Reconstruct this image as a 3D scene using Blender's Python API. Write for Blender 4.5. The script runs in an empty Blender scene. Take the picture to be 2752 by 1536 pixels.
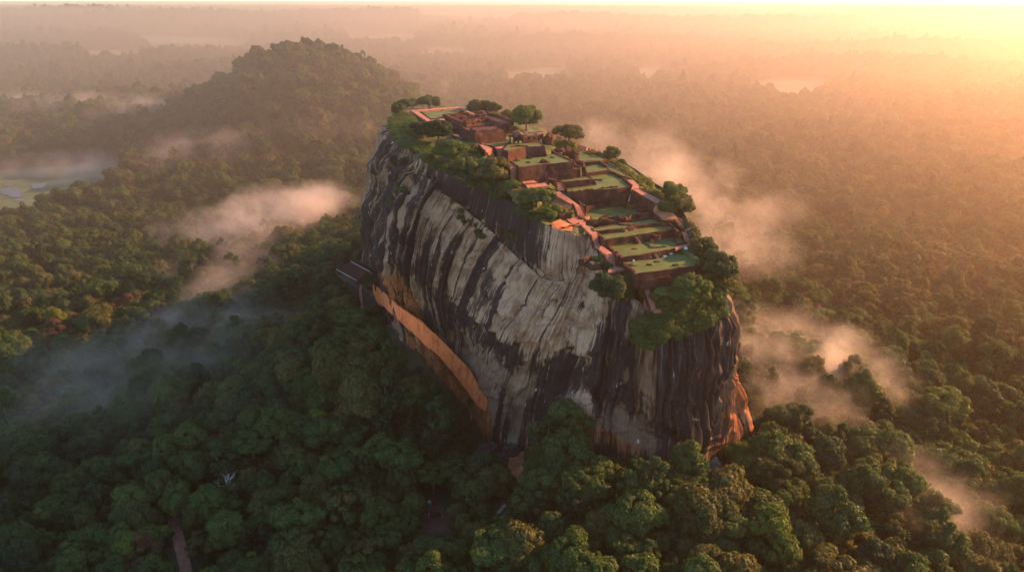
import bpy, math, random, bmesh
import numpy as np
from mathutils import Vector, noise, Matrix

# ------------------------------------------------------------------ camera, light, exposure
SC = bpy.context.scene
COL = SC.collection
CAM_H, PITCH, FPX = 250.0, math.radians(21.2), 1966.0      # FPX: focal length in pixels of the 2752 px wide photo
cam = bpy.data.cameras.new('camera'); cam.sensor_width = 36.0
cam.lens = 36.0 * FPX / 2752.0; cam.clip_start = 1.0; cam.clip_end = 60000.0
camo = bpy.data.objects.new('camera', cam); COL.objects.link(camo)
camo.location = (0, 0, CAM_H); camo.rotation_euler = (math.pi/2 - PITCH, 0, 0)
SC.camera = camo

SUN_AZ, SUN_EL = math.radians(66), math.radians(21)        # azimuth from +Y towards +X
W = bpy.data.worlds.new('World'); SC.world = W; W.use_nodes = True
wn = W.node_tree.nodes; wl = W.node_tree.links
sky = wn.new('ShaderNodeTexSky'); sky.sky_type = 'NISHITA'; sky.sun_disc = False
sky.sun_elevation = SUN_EL; sky.sun_rotation = SUN_AZ; sky.air_density = 1.0; sky.dust_density = 0.4; sky.ozone_density = 3.0
wn['Background'].inputs['Strength'].default_value = 0.115
wl.new(sky.outputs[0], wn['Background'].inputs['Color'])
sl = bpy.data.lights.new('sun', 'SUN'); sl.energy = 5.0; sl.angle = math.radians(0.5); sl.color = (1.0, 0.47, 0.15)
so = bpy.data.objects.new('sun', sl); COL.objects.link(so)
sdir = Vector((math.sin(SUN_AZ)*math.cos(SUN_EL), math.cos(SUN_AZ)*math.cos(SUN_EL), math.sin(SUN_EL)))
so.rotation_euler = sdir.to_track_quat('Z', 'Y').to_euler(); so.location = sdir*900
SC.view_settings.view_transform = 'Standard'; SC.view_settings.look = 'None'
SC.view_settings.exposure = 1.8; SC.view_settings.gamma = 1.0
cy = SC.cycles
cy.use_denoising = True; cy.volume_bounces = 2; cy.max_bounces = 5; cy.diffuse_bounces = 2; cy.glossy_bounces = 1
cy.transmission_bounces = 2; cy.transparent_max_bounces = 40; cy.volume_step_rate = 1.0; cy.volume_max_steps = 256

HAZE_DENSITY, HAZE_G = 0.00010, 0.71
rnd = random.Random(7); nr = np.random.default_rng(11)

# ------------------------------------------------------------------ helpers
def ray(u, v):
    a = (u-1376.0)/FPX; b = -(v-768.0)/FPX
    return a, math.cos(PITCH)+b*math.sin(PITCH), -math.sin(PITCH)+b*math.cos(PITCH)
def atz(u, v, z):
    d = ray(u, v); t = (z-CAM_H)/d[2]; return Vector((d[0]*t, d[1]*t, z))
def atY(u, v, Y):
    d = ray(u, v); t = Y/d[1]; return Vector((d[0]*t, Y, CAM_H+d[2]*t))
def atplane(u, v, R, n, o):
    d = ray(u, v); t = (o + R.x*n[0] + R.y*n[1])/(d[0]*n[0]+d[1]*n[1]); return Vector((d[0]*t, d[1]*t, CAM_H+d[2]*t))
def proj(x, y, z):
    zz = z-CAM_H; f = y*math.cos(PITCH)-zz*math.sin(PITCH); up = y*math.sin(PITCH)+zz*math.cos(PITCH)
    return 1376+FPX*x/f, 768-FPX*up/f
S_ = 4.493
def c1(x, y): return 1000+x/S_, 240+y/S_
def c2(x, y): return 1400+x/S_, 320+y/S_
def c3(x, y): return 1480+x/S_, 560+y/S_
def D(x, y): return x/.936, y/.936
def pz(c, pts, z=None): return [atz(*c(q[0], q[1]), q[2] if len(q) > 2 else z) for q in pts]

def tag(o, label=None, cat=None, group=None, kind=None):
    for k, v in (('label', label), ('category', cat), ('group', group), ('kind', kind)):
        if v: o[k] = v
    return o
def link(name, me, mat=None, parent=None, loc=(0, 0, 0)):
    o = bpy.data.objects.new(name, me); COL.objects.link(o); o.location = loc
    if parent: o.parent = parent
    if mat and me is not None and not me.materials: me.materials.append(mat)
    return o
def mesh(name, vs, fs, smooth=False):
    me = bpy.data.meshes.new(name); me.from_pydata([tuple(v) for v in vs], [], fs); me.update()
    if smooth: me.polygons.foreach_set('use_smooth', [True]*len(me.polygons))
    return me
def empty(name, loc): return link(name, None, None, None, loc)
class MB:
    def __init__(s): s.v = []; s.f = []
    def add(s, vs, fs):
        b = len(s.v); s.v += [tuple(v) for v in vs]; s.f += [tuple(i+b for i in f) for f in fs]
    def box(s, c, size, rz=0.0, taper=1.0):
        cx, cy_, cz = c; sx, sy, sz = size; ca, sa = math.cos(rz), math.sin(rz); vs = []
        for zz, k in ((-.5, 1.0), (.5, taper)):
            for a, b in ((-.5, -.5), (.5, -.5), (.5, .5), (-.5, .5)):
                x, y = a*sx*k, b*sy*k; vs.append((cx+x*ca-y*sa, cy_+x*sa+y*ca, cz+zz*sz))
        s.add(vs, [(3, 2, 1, 0), (4, 5, 6, 7), (0, 1, 5, 4), (1, 2, 6, 5), (2, 3, 7, 6), (3, 0, 4, 7)])
    def tube(s, pts, rads, n=6):
        rings = []
        for i, p in enumerate(pts):
            p = Vector(p); d = (Vector(pts[min(i+1, len(pts)-1)])-Vector(pts[max(i-1, 0)])).normalized()
            a = d.cross(Vector((0.31, 0.95, 0.1))).normalized(); b = d.cross(a)
            rings.append([p+(a*math.cos(t)+b*math.sin(t))*rads[i] for t in [2*math.pi*k/n for k in range(n)]])
        fs = [(i*n+k, i*n+(k+1) % n, (i+1)*n+(k+1) % n, (i+1)*n+k) for i in range(len(pts)-1) for k in range(n)]
        fs += [tuple(range(n))[::-1], tuple(range((len(pts)-1)*n, len(pts)*n))]
        s.add([v for r in rings for v in r], fs)
    def mesh(s, name, smooth=False): return mesh(name, s.v, s.f, smooth)
def inpoly(x, y, poly):
    x = np.asarray(x, float); y = np.asarray(y, float); ins = np.zeros(x.shape, bool); n = len(poly)
    for i in range(n):
        x1, y1 = poly[i][0], poly[i][1]; x2, y2 = poly[(i+1) % n][0], poly[(i+1) % n][1]
        if y1 == y2: continue
        c = ((y1 > y) != (y2 > y)) & (x < (x2-x1)*(y-y1)/(y2-y1)+x1); ins ^= c
    return ins
def polydist(x, y, poly):
    x = np.asarray(x, float); y = np.asarray(y, float); best = np.full(x.shape, 1e9); n = len(poly)
    for i in range(n):
        ax, ay = poly[i][0], poly[i][1]; bx, by = poly[(i+1) % n][0], poly[(i+1) % n][1]
        dx, dy = bx-ax, by-ay; L = dx*dx+dy*dy+1e-9
        t = np.clip(((x-ax)*dx+(y-ay)*dy)/L, 0, 1); best = np.minimum(best, np.hypot(x-ax-t*dx, y-ay-t*dy))
    return best

# ------------------------------------------------------------------ materials
def newmat(name):
    m = bpy.data.materials.new(name); m.use_nodes = True
    nt = m.node_tree; b = nt.nodes['Principled BSDF']; return m, nt, b
def N(nt, t, **kw):
    n = nt.nodes.new(t)
    for k, v in kw.items():
        if k.startswith('i_'): n.inputs[k[2:].replace('_', ' ')].default_value = v
        else: setattr(n, k, v)
    return n
def ramp(nt, fac, stops):
    r = nt.nodes.new('ShaderNodeValToRGB'); nt.links.new(fac, r.inputs[0]); e = r.color_ramp.elements
    e[0].position, e[0].color = stops[0][0], (*stops[0][1], 1); e[1].position, e[1].color = stops[-1][0], (*stops[-1][1], 1)
    for p, c in stops[1:-1]:
        x = e.new(p); x.color = (*c, 1)
    return r.outputs[0]
def mixc(nt, fac, a, b, mode='MIX'):
    m = nt.nodes.new('ShaderNodeMix'); m.data_type = 'RGBA'; m.blend_type = mode
    for s, v in ((0, fac), (6, a), (7, b)):
        if isinstance(v, (int, float)): m.inputs[s].default_value = v
        elif isinstance(v, tuple): m.inputs[s].default_value = (*v, 1)
        else: nt.links.new(v, m.inputs[s])
    return m.outputs[2]
def math_(nt, op, a, b=0.0, clamp=False):
    m = nt.nodes.new('ShaderNodeMath'); m.operation = op; m.use_clamp = clamp
    for s, v in ((0, a), (1, b)):
        if isinstance(v, (int, float)): m.inputs[s].default_value = v
        else: nt.links.new(v, m.inputs[s])
    return m.outputs[0]
def vscale(nt, vec, sc):
    m = nt.nodes.new('ShaderNodeMapping'); m.inputs['Scale'].default_value = sc; nt.links.new(vec, m.inputs['Vector']); return m.outputs[0]
def noise_(nt, vec, scale, detail=4.0, rough=0.55):
    n = nt.nodes.new('ShaderNodeTexNoise'); n.inputs['Scale'].default_value = scale; n.inputs['Detail'].default_value = detail
    n.inputs['Roughness'].default_value = rough
    nt.links.new(vec, n.inputs['Vector']); return n.outputs['Fac']
def bump(nt, bsdf, h, strength, dist):
    b = nt.nodes.new('ShaderNodeBump'); b.inputs['Strength'].default_value = strength; b.inputs['Distance'].default_value = dist
    nt.links.new(h, b.inputs['Height']); nt.links.new(b.outputs[0], bsdf.inputs['Normal'])
def geo_pos(nt): return nt.nodes.new('ShaderNodeNewGeometry').outputs['Position']

def simple(name, stops, scale, rough=0.85, sc=(1, 1, 1), bstr=0.4, bdist=0.3, detail=6.0):
    m, nt, b = newmat(name); p = vscale(nt, geo_pos(nt), sc)
    f = noise_(nt, p, scale, detail, 0.62); nt.links.new(ramp(nt, f, stops), b.inputs['Base Color'])
    b.inputs['Roughness'].default_value = rough; b.inputs['Specular IOR Level'].default_value = 0.2
    bump(nt, b, f, bstr, bdist); return m
def leafmat(name, ca, cb, cc):
    m, nt, b = newmat(name)
    oi = nt.nodes.new('ShaderNodeObjectInfo'); at = N(nt, 'ShaderNodeAttribute', attribute_name='tone')
    r = math_(nt, 'ADD', math_(nt, 'MULTIPLY', oi.outputs['Random'], 0.5), math_(nt, 'MULTIPLY', at.outputs['Fac'], 0.5))
    col = ramp(nt, r, [(0.05, ca), (0.5, cb), (0.95, cc)])
    nt.links.new(col, b.inputs['Base Color']); b.inputs['Roughness'].default_value = 0.55
    b.inputs['Specular IOR Level'].default_value = 0.25
    t = nt.nodes.new('ShaderNodeBsdfTranslucent'); nt.links.new(mixc(nt, 1.0, col, (1.25, 1.05, 0.35), 'MULTIPLY'), t.inputs[0])
    mx = nt.nodes.new('ShaderNodeMixShader'); mx.inputs[0].default_value = 0.46
    nt.links.new(b.outputs[0], mx.inputs[1]); nt.links.new(t.outputs[0], mx.inputs[2])
    nt.links.new(mx.outputs[0], nt.nodes['Material Output'].inputs['Surface']); return m
M = {}
M['leaf_dark'] = leafmat('leaf_dark', (.012, .036, .013), (.028, .070, .020), (.060, .110, .026))
M['leaf_mid'] = leafmat('leaf_mid', (.024, .064, .014), (.052, .104, .022), (.105, .150, .032))
M['leaf_olive'] = leafmat('leaf_olive', (.040, .058, .014), (.082, .096, .024), (.140, .132, .038))
M['leaf_yellow'] = leafmat('leaf_yellow', (.065, .110, .014), (.105, .155, .019), (.170, .190, .028))
M['leaf_russet'] = leafmat('leaf_russet', (.062, .040, .016), (.110, .064, .025), (.150, .095, .038))
M['bark'] = simple('bark', [(.3, (.09, .065, .045)), (.7, (.19, .15, .11))], 3.0)
M['pale_bark'] = simple('pale_bark', [(.3, (.38, .34, .29)), (.7, (.60, .56, .50))], 3.0)
M['ground'] = simple('forest_floor', [(.3, (.022, .030, .012)), (.55, (.036, .048, .018)), (.75, (.060, .052, .026))], 0.05)
M['meadow'] = simple('meadow_grass', [(.3, (.045, .085, .045)), (.45, (.075, .12, .06)), (.6, (.10, .145, .075)), (.75, (.14, .16, .095))], 0.03)
M['lawn'] = simple('lawn_grass', [(.28, (.090, .072, .026)), (.38, (.062, .080, .018)), (.52, (.072, .108, .021)), (.64, (.092, .118, .028)), (.78, (.125, .120, .042))], 0.16, bstr=.5, bdist=.15)
M['slope'] = simple('slope_grass', [(.30, (.035, .060, .015)), (.47, (.060, .085, .020)), (.57, (.10, .095, .035)), (.70, (.22, .10, .045))], 0.14, bstr=.8, bdist=.6)
M['paving'] = simple('red_paving', [(.3, (.22, .085, .050)), (.5, (.33, .135, .082)), (.72, (.42, .20, .13))], 0.55, bstr=.3, bdist=.1)
M['dirt'] = simple('red_earth', [(.3, (.24, .085, .035)), (.5, (.36, .13, .05)), (.72, (.42, .19, .09))], 0.22, bstr=.6, bdist=.3)
M['plaster'] = simple('orange_plaster', [(.28, (.40, .080, .022)), (.45, (.72, .165, .045)), (.62, (.78, .215, .068)), (.75, (.52, .15, .06))], 0.35, sc=(1, 1, .3), bstr=.2, bdist=.1)
M['stone'] = simple('grey_stone', [(.3, (.10, .085, .07)), (.5, (.20, .17, .14)), (.75, (.34, .29, .24))], 0.6, bstr=.8, bdist=.3)
M['pale_stone'] = simple('pale_stone', [(.3, (.45, .40, .36)), (.7, (.72, .68, .64))], 1.2)
M['roof'] = simple('roof_tiles', [(.3, (.036, .016, .011)), (.6, (.060, .026, .018)), (.8, (.085, .040, .026))], 1.2, sc=(1, 1, .3))
M['wood'] = simple('dark_wood', [(.3, (.05, .032, .022)), (.7, (.11, .07, .045))], 2.0)
M['metal'] = simple('galvanised_metal', [(.3, (.35, .34, .33)), (.7, (.6, .58, .56))], 2.0, rough=.5)
M['brown_stone'] = simple('brown_stone', [(.3, (.055, .036, .022)), (.5, (.11, .072, .045)), (.75, (.18, .125, .08))], .7, bstr=.8, bdist=.3)
M['dark_earth'] = simple('dark_earth', [(.3, (.030, .018, .012)), (.5, (.060, .034, .022)), (.75, (.095, .060, .036))], .25, bstr=.6, bdist=.3)
M['roof'].node_tree.nodes['Principled BSDF'].inputs['Specular IOR Level'].default_value = 0.02
M['teal'] = simple('teal_sheet', [(.3, (.02, .15, .13)), (.7, (.04, .24, .2))], 1.0)
def brickmat():
    m, nt, b = newmat('old_brick'); p = geo_pos(nt)
    f1 = noise_(nt, p, 0.22, 5, .6); f2 = noise_(nt, vscale(nt, p, (.5, .5, 3.2)), 1.3, 4, .6)
    c = ramp(nt, f1, [(.3, (.028, .012, .008)), (.46, (.055, .020, .013)), (.58, (.10, .036, .022)), (.68, (.15, .060, .036)), (.80, (.050, .036, .018))])
    c = mixc(nt, .75, c, ramp(nt, f2, [(.3, (.35, .32, .30)), (.5, (.8, .78, .76)), (.7, (1.2, 1.15, 1.1))]), 'MULTIPLY')
    nt.links.new(c, b.inputs['Base Color']); b.inputs['Roughness'].default_value = .9; b.inputs['Specular IOR Level'].default_value = .15
    bump(nt, b, f2, .7, .25); return m
M['brick'] = brickmat()
def watermat():
    m, nt, b = newmat('still_water'); b.inputs['Base Color'].default_value = (.05, .055, .05, 1); b.inputs['Roughness'].default_value = .3
    b.inputs['Specular IOR Level'].default_value = .3
    bump(nt, b, noise_(nt, geo_pos(nt), .2, 3), .05, .1); return m
M['water'] = watermat()
def rockmat():
    m, nt, b = newmat('streaked_rock')
    fl = N(nt, 'ShaderNodeAttribute', attribute_name='flow').outputs['Vector']
    dk = N(nt, 'ShaderNodeAttribute', attribute_name='dark').outputs['Fac']
    og = N(nt, 'ShaderNodeAttribute', attribute_name='orange').outputs['Fac']
    p = geo_pos(nt)
    base = ramp(nt, noise_(nt, p, .09, 6, .62), [(.28, (.16, .085, .042)), (.42, (.29, .165, .095)), (.56, (.43, .27, .165)), (.66, (.34, .22, .14)), (.80, (.22, .13, .08))])
    fine = noise_(nt, vscale(nt, fl, (1.0, .10, 1)), .9, 5, .6)
    base = mixc(nt, .6, base, ramp(nt, fine, [(.32, (.30, .28, .27)), (.45, (.85, .84, .82)), (.55, (1, 1, 1)), (.7, (1.3, 1.27, 1.22))]), 'MULTIPLY')
    # wandering joints
    def crackline(sc, lo, w):
        f = noise_(nt, vscale(nt, fl, sc), 1.0, 3, .55); return ramp(nt, math_(nt, 'ABSOLUTE', math_(nt, 'SUBTRACT', f, lo)), [(0, (1, 1, 1)), (w, (0, 0, 0))])
    crk = ramp(nt, noise_(nt, p, .05, 3), [(.45, (0, 0, 0)), (.58, (.85, .85, .85))])
    crackf = math_(nt, 'MULTIPLY', math_(nt, 'MAXIMUM', crackline((.035, .16, 1), .5, .008), crackline((.20, .03, 1), .52, .008)), crk)
    # water streaks run down the fall lines
    s1 = noise_(nt, vscale(nt, fl, (.16, .010, 1)), 1.0, 5, .65); s2 = noise_(nt, vscale(nt, fl, (.75, .016, 1)), 1.0, 5, .7)
    blot = noise_(nt, p, .05, 6, .65)
    tn = N(nt, 'ShaderNodeAttribute', attribute_name='tan').outputs['Fac']
    base = mixc(nt, math_(nt, 'MULTIPLY', tn, .85), base, mixc(nt, .5, (.20, .125, .075), base, 'MULTIPLY'))
    cen_ = lambda x, k: math_(nt, 'MULTIPLY', math_(nt, 'SUBTRACT', x, .5), k)
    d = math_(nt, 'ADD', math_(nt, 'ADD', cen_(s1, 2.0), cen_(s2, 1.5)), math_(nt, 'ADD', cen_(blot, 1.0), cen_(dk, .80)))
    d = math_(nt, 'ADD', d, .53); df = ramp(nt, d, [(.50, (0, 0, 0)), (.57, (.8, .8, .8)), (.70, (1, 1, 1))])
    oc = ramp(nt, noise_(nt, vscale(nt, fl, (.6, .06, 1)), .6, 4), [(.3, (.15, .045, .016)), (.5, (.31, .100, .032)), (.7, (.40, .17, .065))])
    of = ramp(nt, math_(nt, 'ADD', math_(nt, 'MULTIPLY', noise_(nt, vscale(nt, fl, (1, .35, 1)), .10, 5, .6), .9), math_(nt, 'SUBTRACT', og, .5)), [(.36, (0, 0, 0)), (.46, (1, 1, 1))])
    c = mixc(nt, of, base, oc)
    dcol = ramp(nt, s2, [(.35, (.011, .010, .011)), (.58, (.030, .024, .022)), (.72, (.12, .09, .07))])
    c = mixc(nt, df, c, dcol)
    fl3 = noise_(nt, vscale(nt, fl, (.50, .14, 1)), 1.0, 2, .5); c = mixc(nt, ramp(nt, fl3, [(.70, (0, 0, 0)), (.74, (.8, .8, .8))]), c, (.58, .50, .42)); c = mixc(nt, crackf, c, (.02, .017, .015))
    nt.links.new(c, b.inputs['Base Color']); b.inputs['Roughness'].default_value = .85; b.inputs['Specular IOR Level'].default_value = .12
    h = math_(nt, 'SUBTRACT', math_(nt, 'ADD', fine, math_(nt, 'MULTIPLY', s2, .8)), math_(nt, 'MULTIPLY', crackf, .8))
    bump(nt, b, h, .9, .8); return m
M['rock'] = rockmat()

# ------------------------------------------------------------------ the rock: stations round its edge, ten levels each (photo pixels + depth)
nL = (-.838, -.546)
OL = [0, 1.5, 5, 14, 20, 21, 17, 14, 17, 21]; OF = [0, 4, 8, 12, 14, 14, 14, 7, 13, 18]
ST = [  # normal (or None: keep the rim's depth), rim z, offsets, pixels, dark per level, orange per level
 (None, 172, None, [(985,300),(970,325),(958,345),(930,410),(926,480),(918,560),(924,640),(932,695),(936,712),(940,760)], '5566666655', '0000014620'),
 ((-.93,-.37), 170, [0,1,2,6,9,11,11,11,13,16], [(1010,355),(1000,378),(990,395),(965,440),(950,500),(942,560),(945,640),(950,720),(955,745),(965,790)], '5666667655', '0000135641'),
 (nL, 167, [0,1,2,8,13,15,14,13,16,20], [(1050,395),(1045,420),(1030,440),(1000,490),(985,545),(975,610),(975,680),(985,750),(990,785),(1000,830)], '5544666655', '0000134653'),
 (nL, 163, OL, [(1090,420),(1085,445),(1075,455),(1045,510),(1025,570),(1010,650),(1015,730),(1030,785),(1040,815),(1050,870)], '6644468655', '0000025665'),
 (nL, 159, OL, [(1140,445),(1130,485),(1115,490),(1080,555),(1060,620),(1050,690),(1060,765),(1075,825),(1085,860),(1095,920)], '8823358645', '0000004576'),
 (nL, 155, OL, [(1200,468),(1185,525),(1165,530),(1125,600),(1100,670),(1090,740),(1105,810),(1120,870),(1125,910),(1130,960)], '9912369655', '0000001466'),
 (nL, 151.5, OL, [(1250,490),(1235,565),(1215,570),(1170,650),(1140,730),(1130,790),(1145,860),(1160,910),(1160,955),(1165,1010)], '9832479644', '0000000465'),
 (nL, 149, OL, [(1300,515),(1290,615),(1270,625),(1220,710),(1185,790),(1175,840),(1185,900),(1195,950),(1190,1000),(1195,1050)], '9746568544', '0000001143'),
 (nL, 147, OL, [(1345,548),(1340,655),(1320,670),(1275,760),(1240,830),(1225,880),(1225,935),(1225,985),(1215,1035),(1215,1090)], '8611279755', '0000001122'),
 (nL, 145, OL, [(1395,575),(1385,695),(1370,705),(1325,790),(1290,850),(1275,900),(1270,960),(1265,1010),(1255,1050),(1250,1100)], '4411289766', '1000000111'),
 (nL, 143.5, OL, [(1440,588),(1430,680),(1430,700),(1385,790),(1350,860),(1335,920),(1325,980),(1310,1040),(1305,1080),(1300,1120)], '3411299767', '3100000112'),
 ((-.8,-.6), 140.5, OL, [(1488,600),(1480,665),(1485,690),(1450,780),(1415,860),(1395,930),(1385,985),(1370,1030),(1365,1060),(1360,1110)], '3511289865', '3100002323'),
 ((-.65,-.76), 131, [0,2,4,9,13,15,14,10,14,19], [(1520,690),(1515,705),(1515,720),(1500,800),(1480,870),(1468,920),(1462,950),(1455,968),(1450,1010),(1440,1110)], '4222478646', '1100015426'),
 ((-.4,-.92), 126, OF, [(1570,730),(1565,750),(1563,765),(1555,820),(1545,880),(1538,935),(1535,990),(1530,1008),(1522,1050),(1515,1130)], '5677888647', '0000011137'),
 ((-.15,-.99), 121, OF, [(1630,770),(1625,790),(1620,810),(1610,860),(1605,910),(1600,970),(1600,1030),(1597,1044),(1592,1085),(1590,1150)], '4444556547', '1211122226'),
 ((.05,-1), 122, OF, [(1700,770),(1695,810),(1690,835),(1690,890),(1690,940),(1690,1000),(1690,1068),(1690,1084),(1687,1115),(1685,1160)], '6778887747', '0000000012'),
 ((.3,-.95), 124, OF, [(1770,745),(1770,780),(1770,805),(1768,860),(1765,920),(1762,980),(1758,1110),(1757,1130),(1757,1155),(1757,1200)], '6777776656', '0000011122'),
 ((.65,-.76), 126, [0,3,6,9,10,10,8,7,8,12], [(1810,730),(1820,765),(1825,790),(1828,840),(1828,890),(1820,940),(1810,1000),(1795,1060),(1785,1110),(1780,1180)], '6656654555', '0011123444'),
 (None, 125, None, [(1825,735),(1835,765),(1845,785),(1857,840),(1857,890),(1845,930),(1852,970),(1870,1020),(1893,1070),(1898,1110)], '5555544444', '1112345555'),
]
RIMBACK = [(1800,650,138), (1745,575,146), (1700,490,152), (1640,445,155), (1545,385,157), (1440,350,163), (1340,308,170), (1200,272,175), (1080,264,176), (1000,268,175)]
rows = []
for n, z0, offs, px, dk, og in ST:
    R0 = atz(*D(*px[0]), z0); pts = [R0]
    for k in range(1, 10):
        if n is None: P = atY(*D(*px[k]), R0.y - (0.6*k if z0 > 150 else -0.5*k))
        else: P = atplane(*D(*px[k]), R0, n, offs[k])
        if P.z > pts[-1].z-.8: P.z = pts[-1].z-.8
        pts.append(P)
    rows.append((pts, [int(c)/9 for c in dk], [int(c)/9 for c in og]))
rimb = [atz(*D(a, b), z)-Vector((0, 0, 2.2)) for a, b, z in RIMBACK]
allrim = [r[0][0] for r in rows]+rimb
cen = sum((Vector((p.x, p.y, 0)) for p in allrim), Vector())/len(allrim)
for i, P in enumerate(rimb):
    a = rimb[i-1] if i else rows[-1][0][0]; b = rimb[i+1] if i+1 < len(rimb) else rows[0][0][0]
    t = (b-a); n = Vector((t.y, -t.x, 0)).normalized()
    if n.dot(P-cen) < 0: n = -n
    zf = 48.0 if i < 5 else 62.0; w = min(1.0, (i+1)/3, (len(rimb)-i)/3)
    prof = [0, 2, 4, 7, 9, 10, 10, 11, 13, 18]
    pts = [Vector((P.x+n.x*o*(.6+.4*w), P.y+n.y*o*(.6+.4*w), P.z+(zf-P.z)*k/9)) for k, o in enumerate(prof)]
    rows.append((pts, [.6]*10, [.25]*10))
FOOT = [r[0][9] for r in rows]
for r in rows:                                     # carry the foot on into the ground
    f = r[0][9]; r[0].append(Vector((f.x, f.y, f.z-18))); r[1].append(r[1][9]); r[2].append(r[2][9])
NS, NL = len(rows), 11
RIM = [Vector(r[0][0]) for r in rows]
RIMXY = [(p.x, p.y) for p in RIM]
A = np.array([[list(p) for p in r[0]] for r in rows]); DK = np.array([r[1] for r in rows]); OG = np.array([r[2] for r in rows])
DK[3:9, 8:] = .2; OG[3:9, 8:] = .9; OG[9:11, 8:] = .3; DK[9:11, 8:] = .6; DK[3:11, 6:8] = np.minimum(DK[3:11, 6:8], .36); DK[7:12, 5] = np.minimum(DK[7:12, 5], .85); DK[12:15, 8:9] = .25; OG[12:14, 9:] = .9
def cr(p0, p1, p2, p3, t): return .5*((2*p1)+(-p0+p2)*t+(2*p0-5*p1+4*p2-p3)*t*t+(-p0+3*p1-3*p2+p3)*t**3)
def resample(G, ds, dl):
    G = np.asarray(G, float)
    ss = np.arange(0, NS, 1/ds); i = ss.astype(int); t = (ss-i)
    sh = (-1,)+(1,)*(G.ndim-1); t = t.reshape(sh)
    G1 = cr(G[(i-1) % NS], G[i], G[(i+1) % NS], G[(i+2) % NS], t)
    ll = np.linspace(0, NL-1, (NL-1)*dl+1); j = np.minimum(ll.astype(int), NL-2); t = (ll-j)
    sh = (1, -1)+(1,)*(G.ndim-2); t = t.reshape(sh); cl = lambda k: np.clip(k, 0, NL-1)
    # a small tension keeps the ledges crisp
    return cr(G1[:, cl(j-1)], G1[:, j], G1[:, cl(j+1)], G1[:, cl(j+2)], t)*.6+.4*(G1[:, j]*(1-t)+G1[:, cl(j+1)]*t)
DS, DL = 40, 22
G = resample(A, DS, DL); gd = resample(DK, DS, DL); go = resample(OG, DS, DL)
ns, nl = G.shape[:2]
print('foot z', [round(p.z) for p in FOOT]); print('rim', [(round(p.x), round(p.y), round(p.z)) for p in RIM])
smid = np.cumsum(np.linalg.norm(np.roll(G[:, 88], -1, 0)-G[:, 88], axis=1)); tlen = np.zeros((ns, nl))
tlen[:, 1:] = np.cumsum(np.linalg.norm(np.diff(G, axis=1), axis=2), axis=1)
du = np.roll(G, -1, 0)-np.roll(G, 1, 0); dv = np.gradient(G, axis=1); nn = np.cross(dv, du)
nn /= np.linalg.norm(nn, axis=2, keepdims=True)+1e-9
outw = G[:, :, :2]-np.array([cen.x, cen.y]); sgn = np.sign((nn[:, :, :2]*outw).sum(2)); sgn[sgn == 0] = 1
if (sgn[:, 55:165] > 0).mean() < .5: nn = -nn
disp = np.zeros((ns, nl))
for i in range(ns):
    s = smid[i]
    for j in range(nl):
        x, y, z = G[i, j]; t = tlen[i, j]
        a = noise.fractal(Vector((x*.035, y*.035, z*.030)), .9, 2.1, 4)*1.9
        fl = noise.noise(Vector((s*.16+3, t*.008, 1.5)))*1.1+noise.noise(Vector((s*.42, t*.015, 7.7)))*.65
        st = noise.noise(Vector((s*.02, t*.30+a, 4.2)))*.45
        step = .9 if noise.noise(Vector((s*.05+9, t*.06, 2.0))) > .12 else 0.0
        disp[i, j] = a+fl*1.5+st-step
S1 = (np.arange(ns)/DS)[:, None]; L1 = (np.arange(nl)/DL)[None, :]
wob = np.array([[noise.noise(Vector((i*.072, j*.036, 3.3))) for j in range(nl)] for i in range(ns)])
def win(x, a, b, w=.4): return 1/(1+np.exp(-(x-a)/w*4))*1/(1+np.exp((x-b)/w*4))
def sst(x, a, b):
    t = np.clip((x-a)/(b-a), 0, 1); return t*t*(3-2*t)
disp -= 4.6*np.exp(-((L1-1.5+wob*.12)/.13)**2)*win(S1, 2.6, 11.3)                  # crack under the upper tier
disp += 1.8*np.sin(np.clip(L1/1.35, 0, 1)*math.pi)*win(S1, 2.6, 11.6)               # which bulges
lip = 4.15+wob*.35+.15*np.sin(S1*2.3)
disp -= (5.0*sst(L1, lip, lip+.16)-5.0*sst(L1, 5.6, 7.0))*win(S1, 5.6, 12.4)          # broken lip where the pale slab ends
disp -= 5.0*np.exp(-((S1-12.62+wob*.08)/.10)**2)*win(L1, 2.6, 7.2)                  # deep groove beside the nose
disp -= 2.2*np.exp(-((S1-11.25+wob*.06)/.09)**2)*win(L1, 3.8, 6.4)
fold = np.sin((S1*3.3+wob*1.1+L1*.22)*2*math.pi*.62)
disp += (2.4*fold+1.0*np.sin((S1*7.1+wob*1.6)*2*math.pi*.6))*win(S1, -.2, 3.6)*win(L1, .8, 8.2)
disp += 1.5*np.sin((S1*4.7+wob*1.4)*2*math.pi*.7)*win(S1, 12.7, 18.6)*win(L1, 2.2, 7)
ridge = np.array([[1-abs(noise.noise(Vector((G[i, j, 0]*.05, G[i, j, 1]*.05, G[i, j, 2]*.09+5))))*2 for j in range(nl)] for i in range(ns)])
disp += np.clip(ridge-.55, 0, 1)*2.6*win(L1, 1.8, 8.0)
for s_, l0, l1, dd in ((7.55, 1.9, 4.0, .9), (8.4, 1.8, 3.9, .7), (9.3, 1.9, 4.1, 1.2), (10.35, 1.7, 4.0, .8), (6.4, 1.8, 4.2, 1.0), (5.5, 2.0, 4.6, 1.4), (4.5, 2.0, 5.0, 1.6), (13.8, 3, 6.5, 1.2), (15.3, 3, 6.4, 1.0), (16.4, 3, 6.8, 1.0)):
    disp -= dd*1.7*np.exp(-((S1-s_+wob*.1)/.045)**2)*win(L1, l0, l1, .25)               # joints running down the slab
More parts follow.
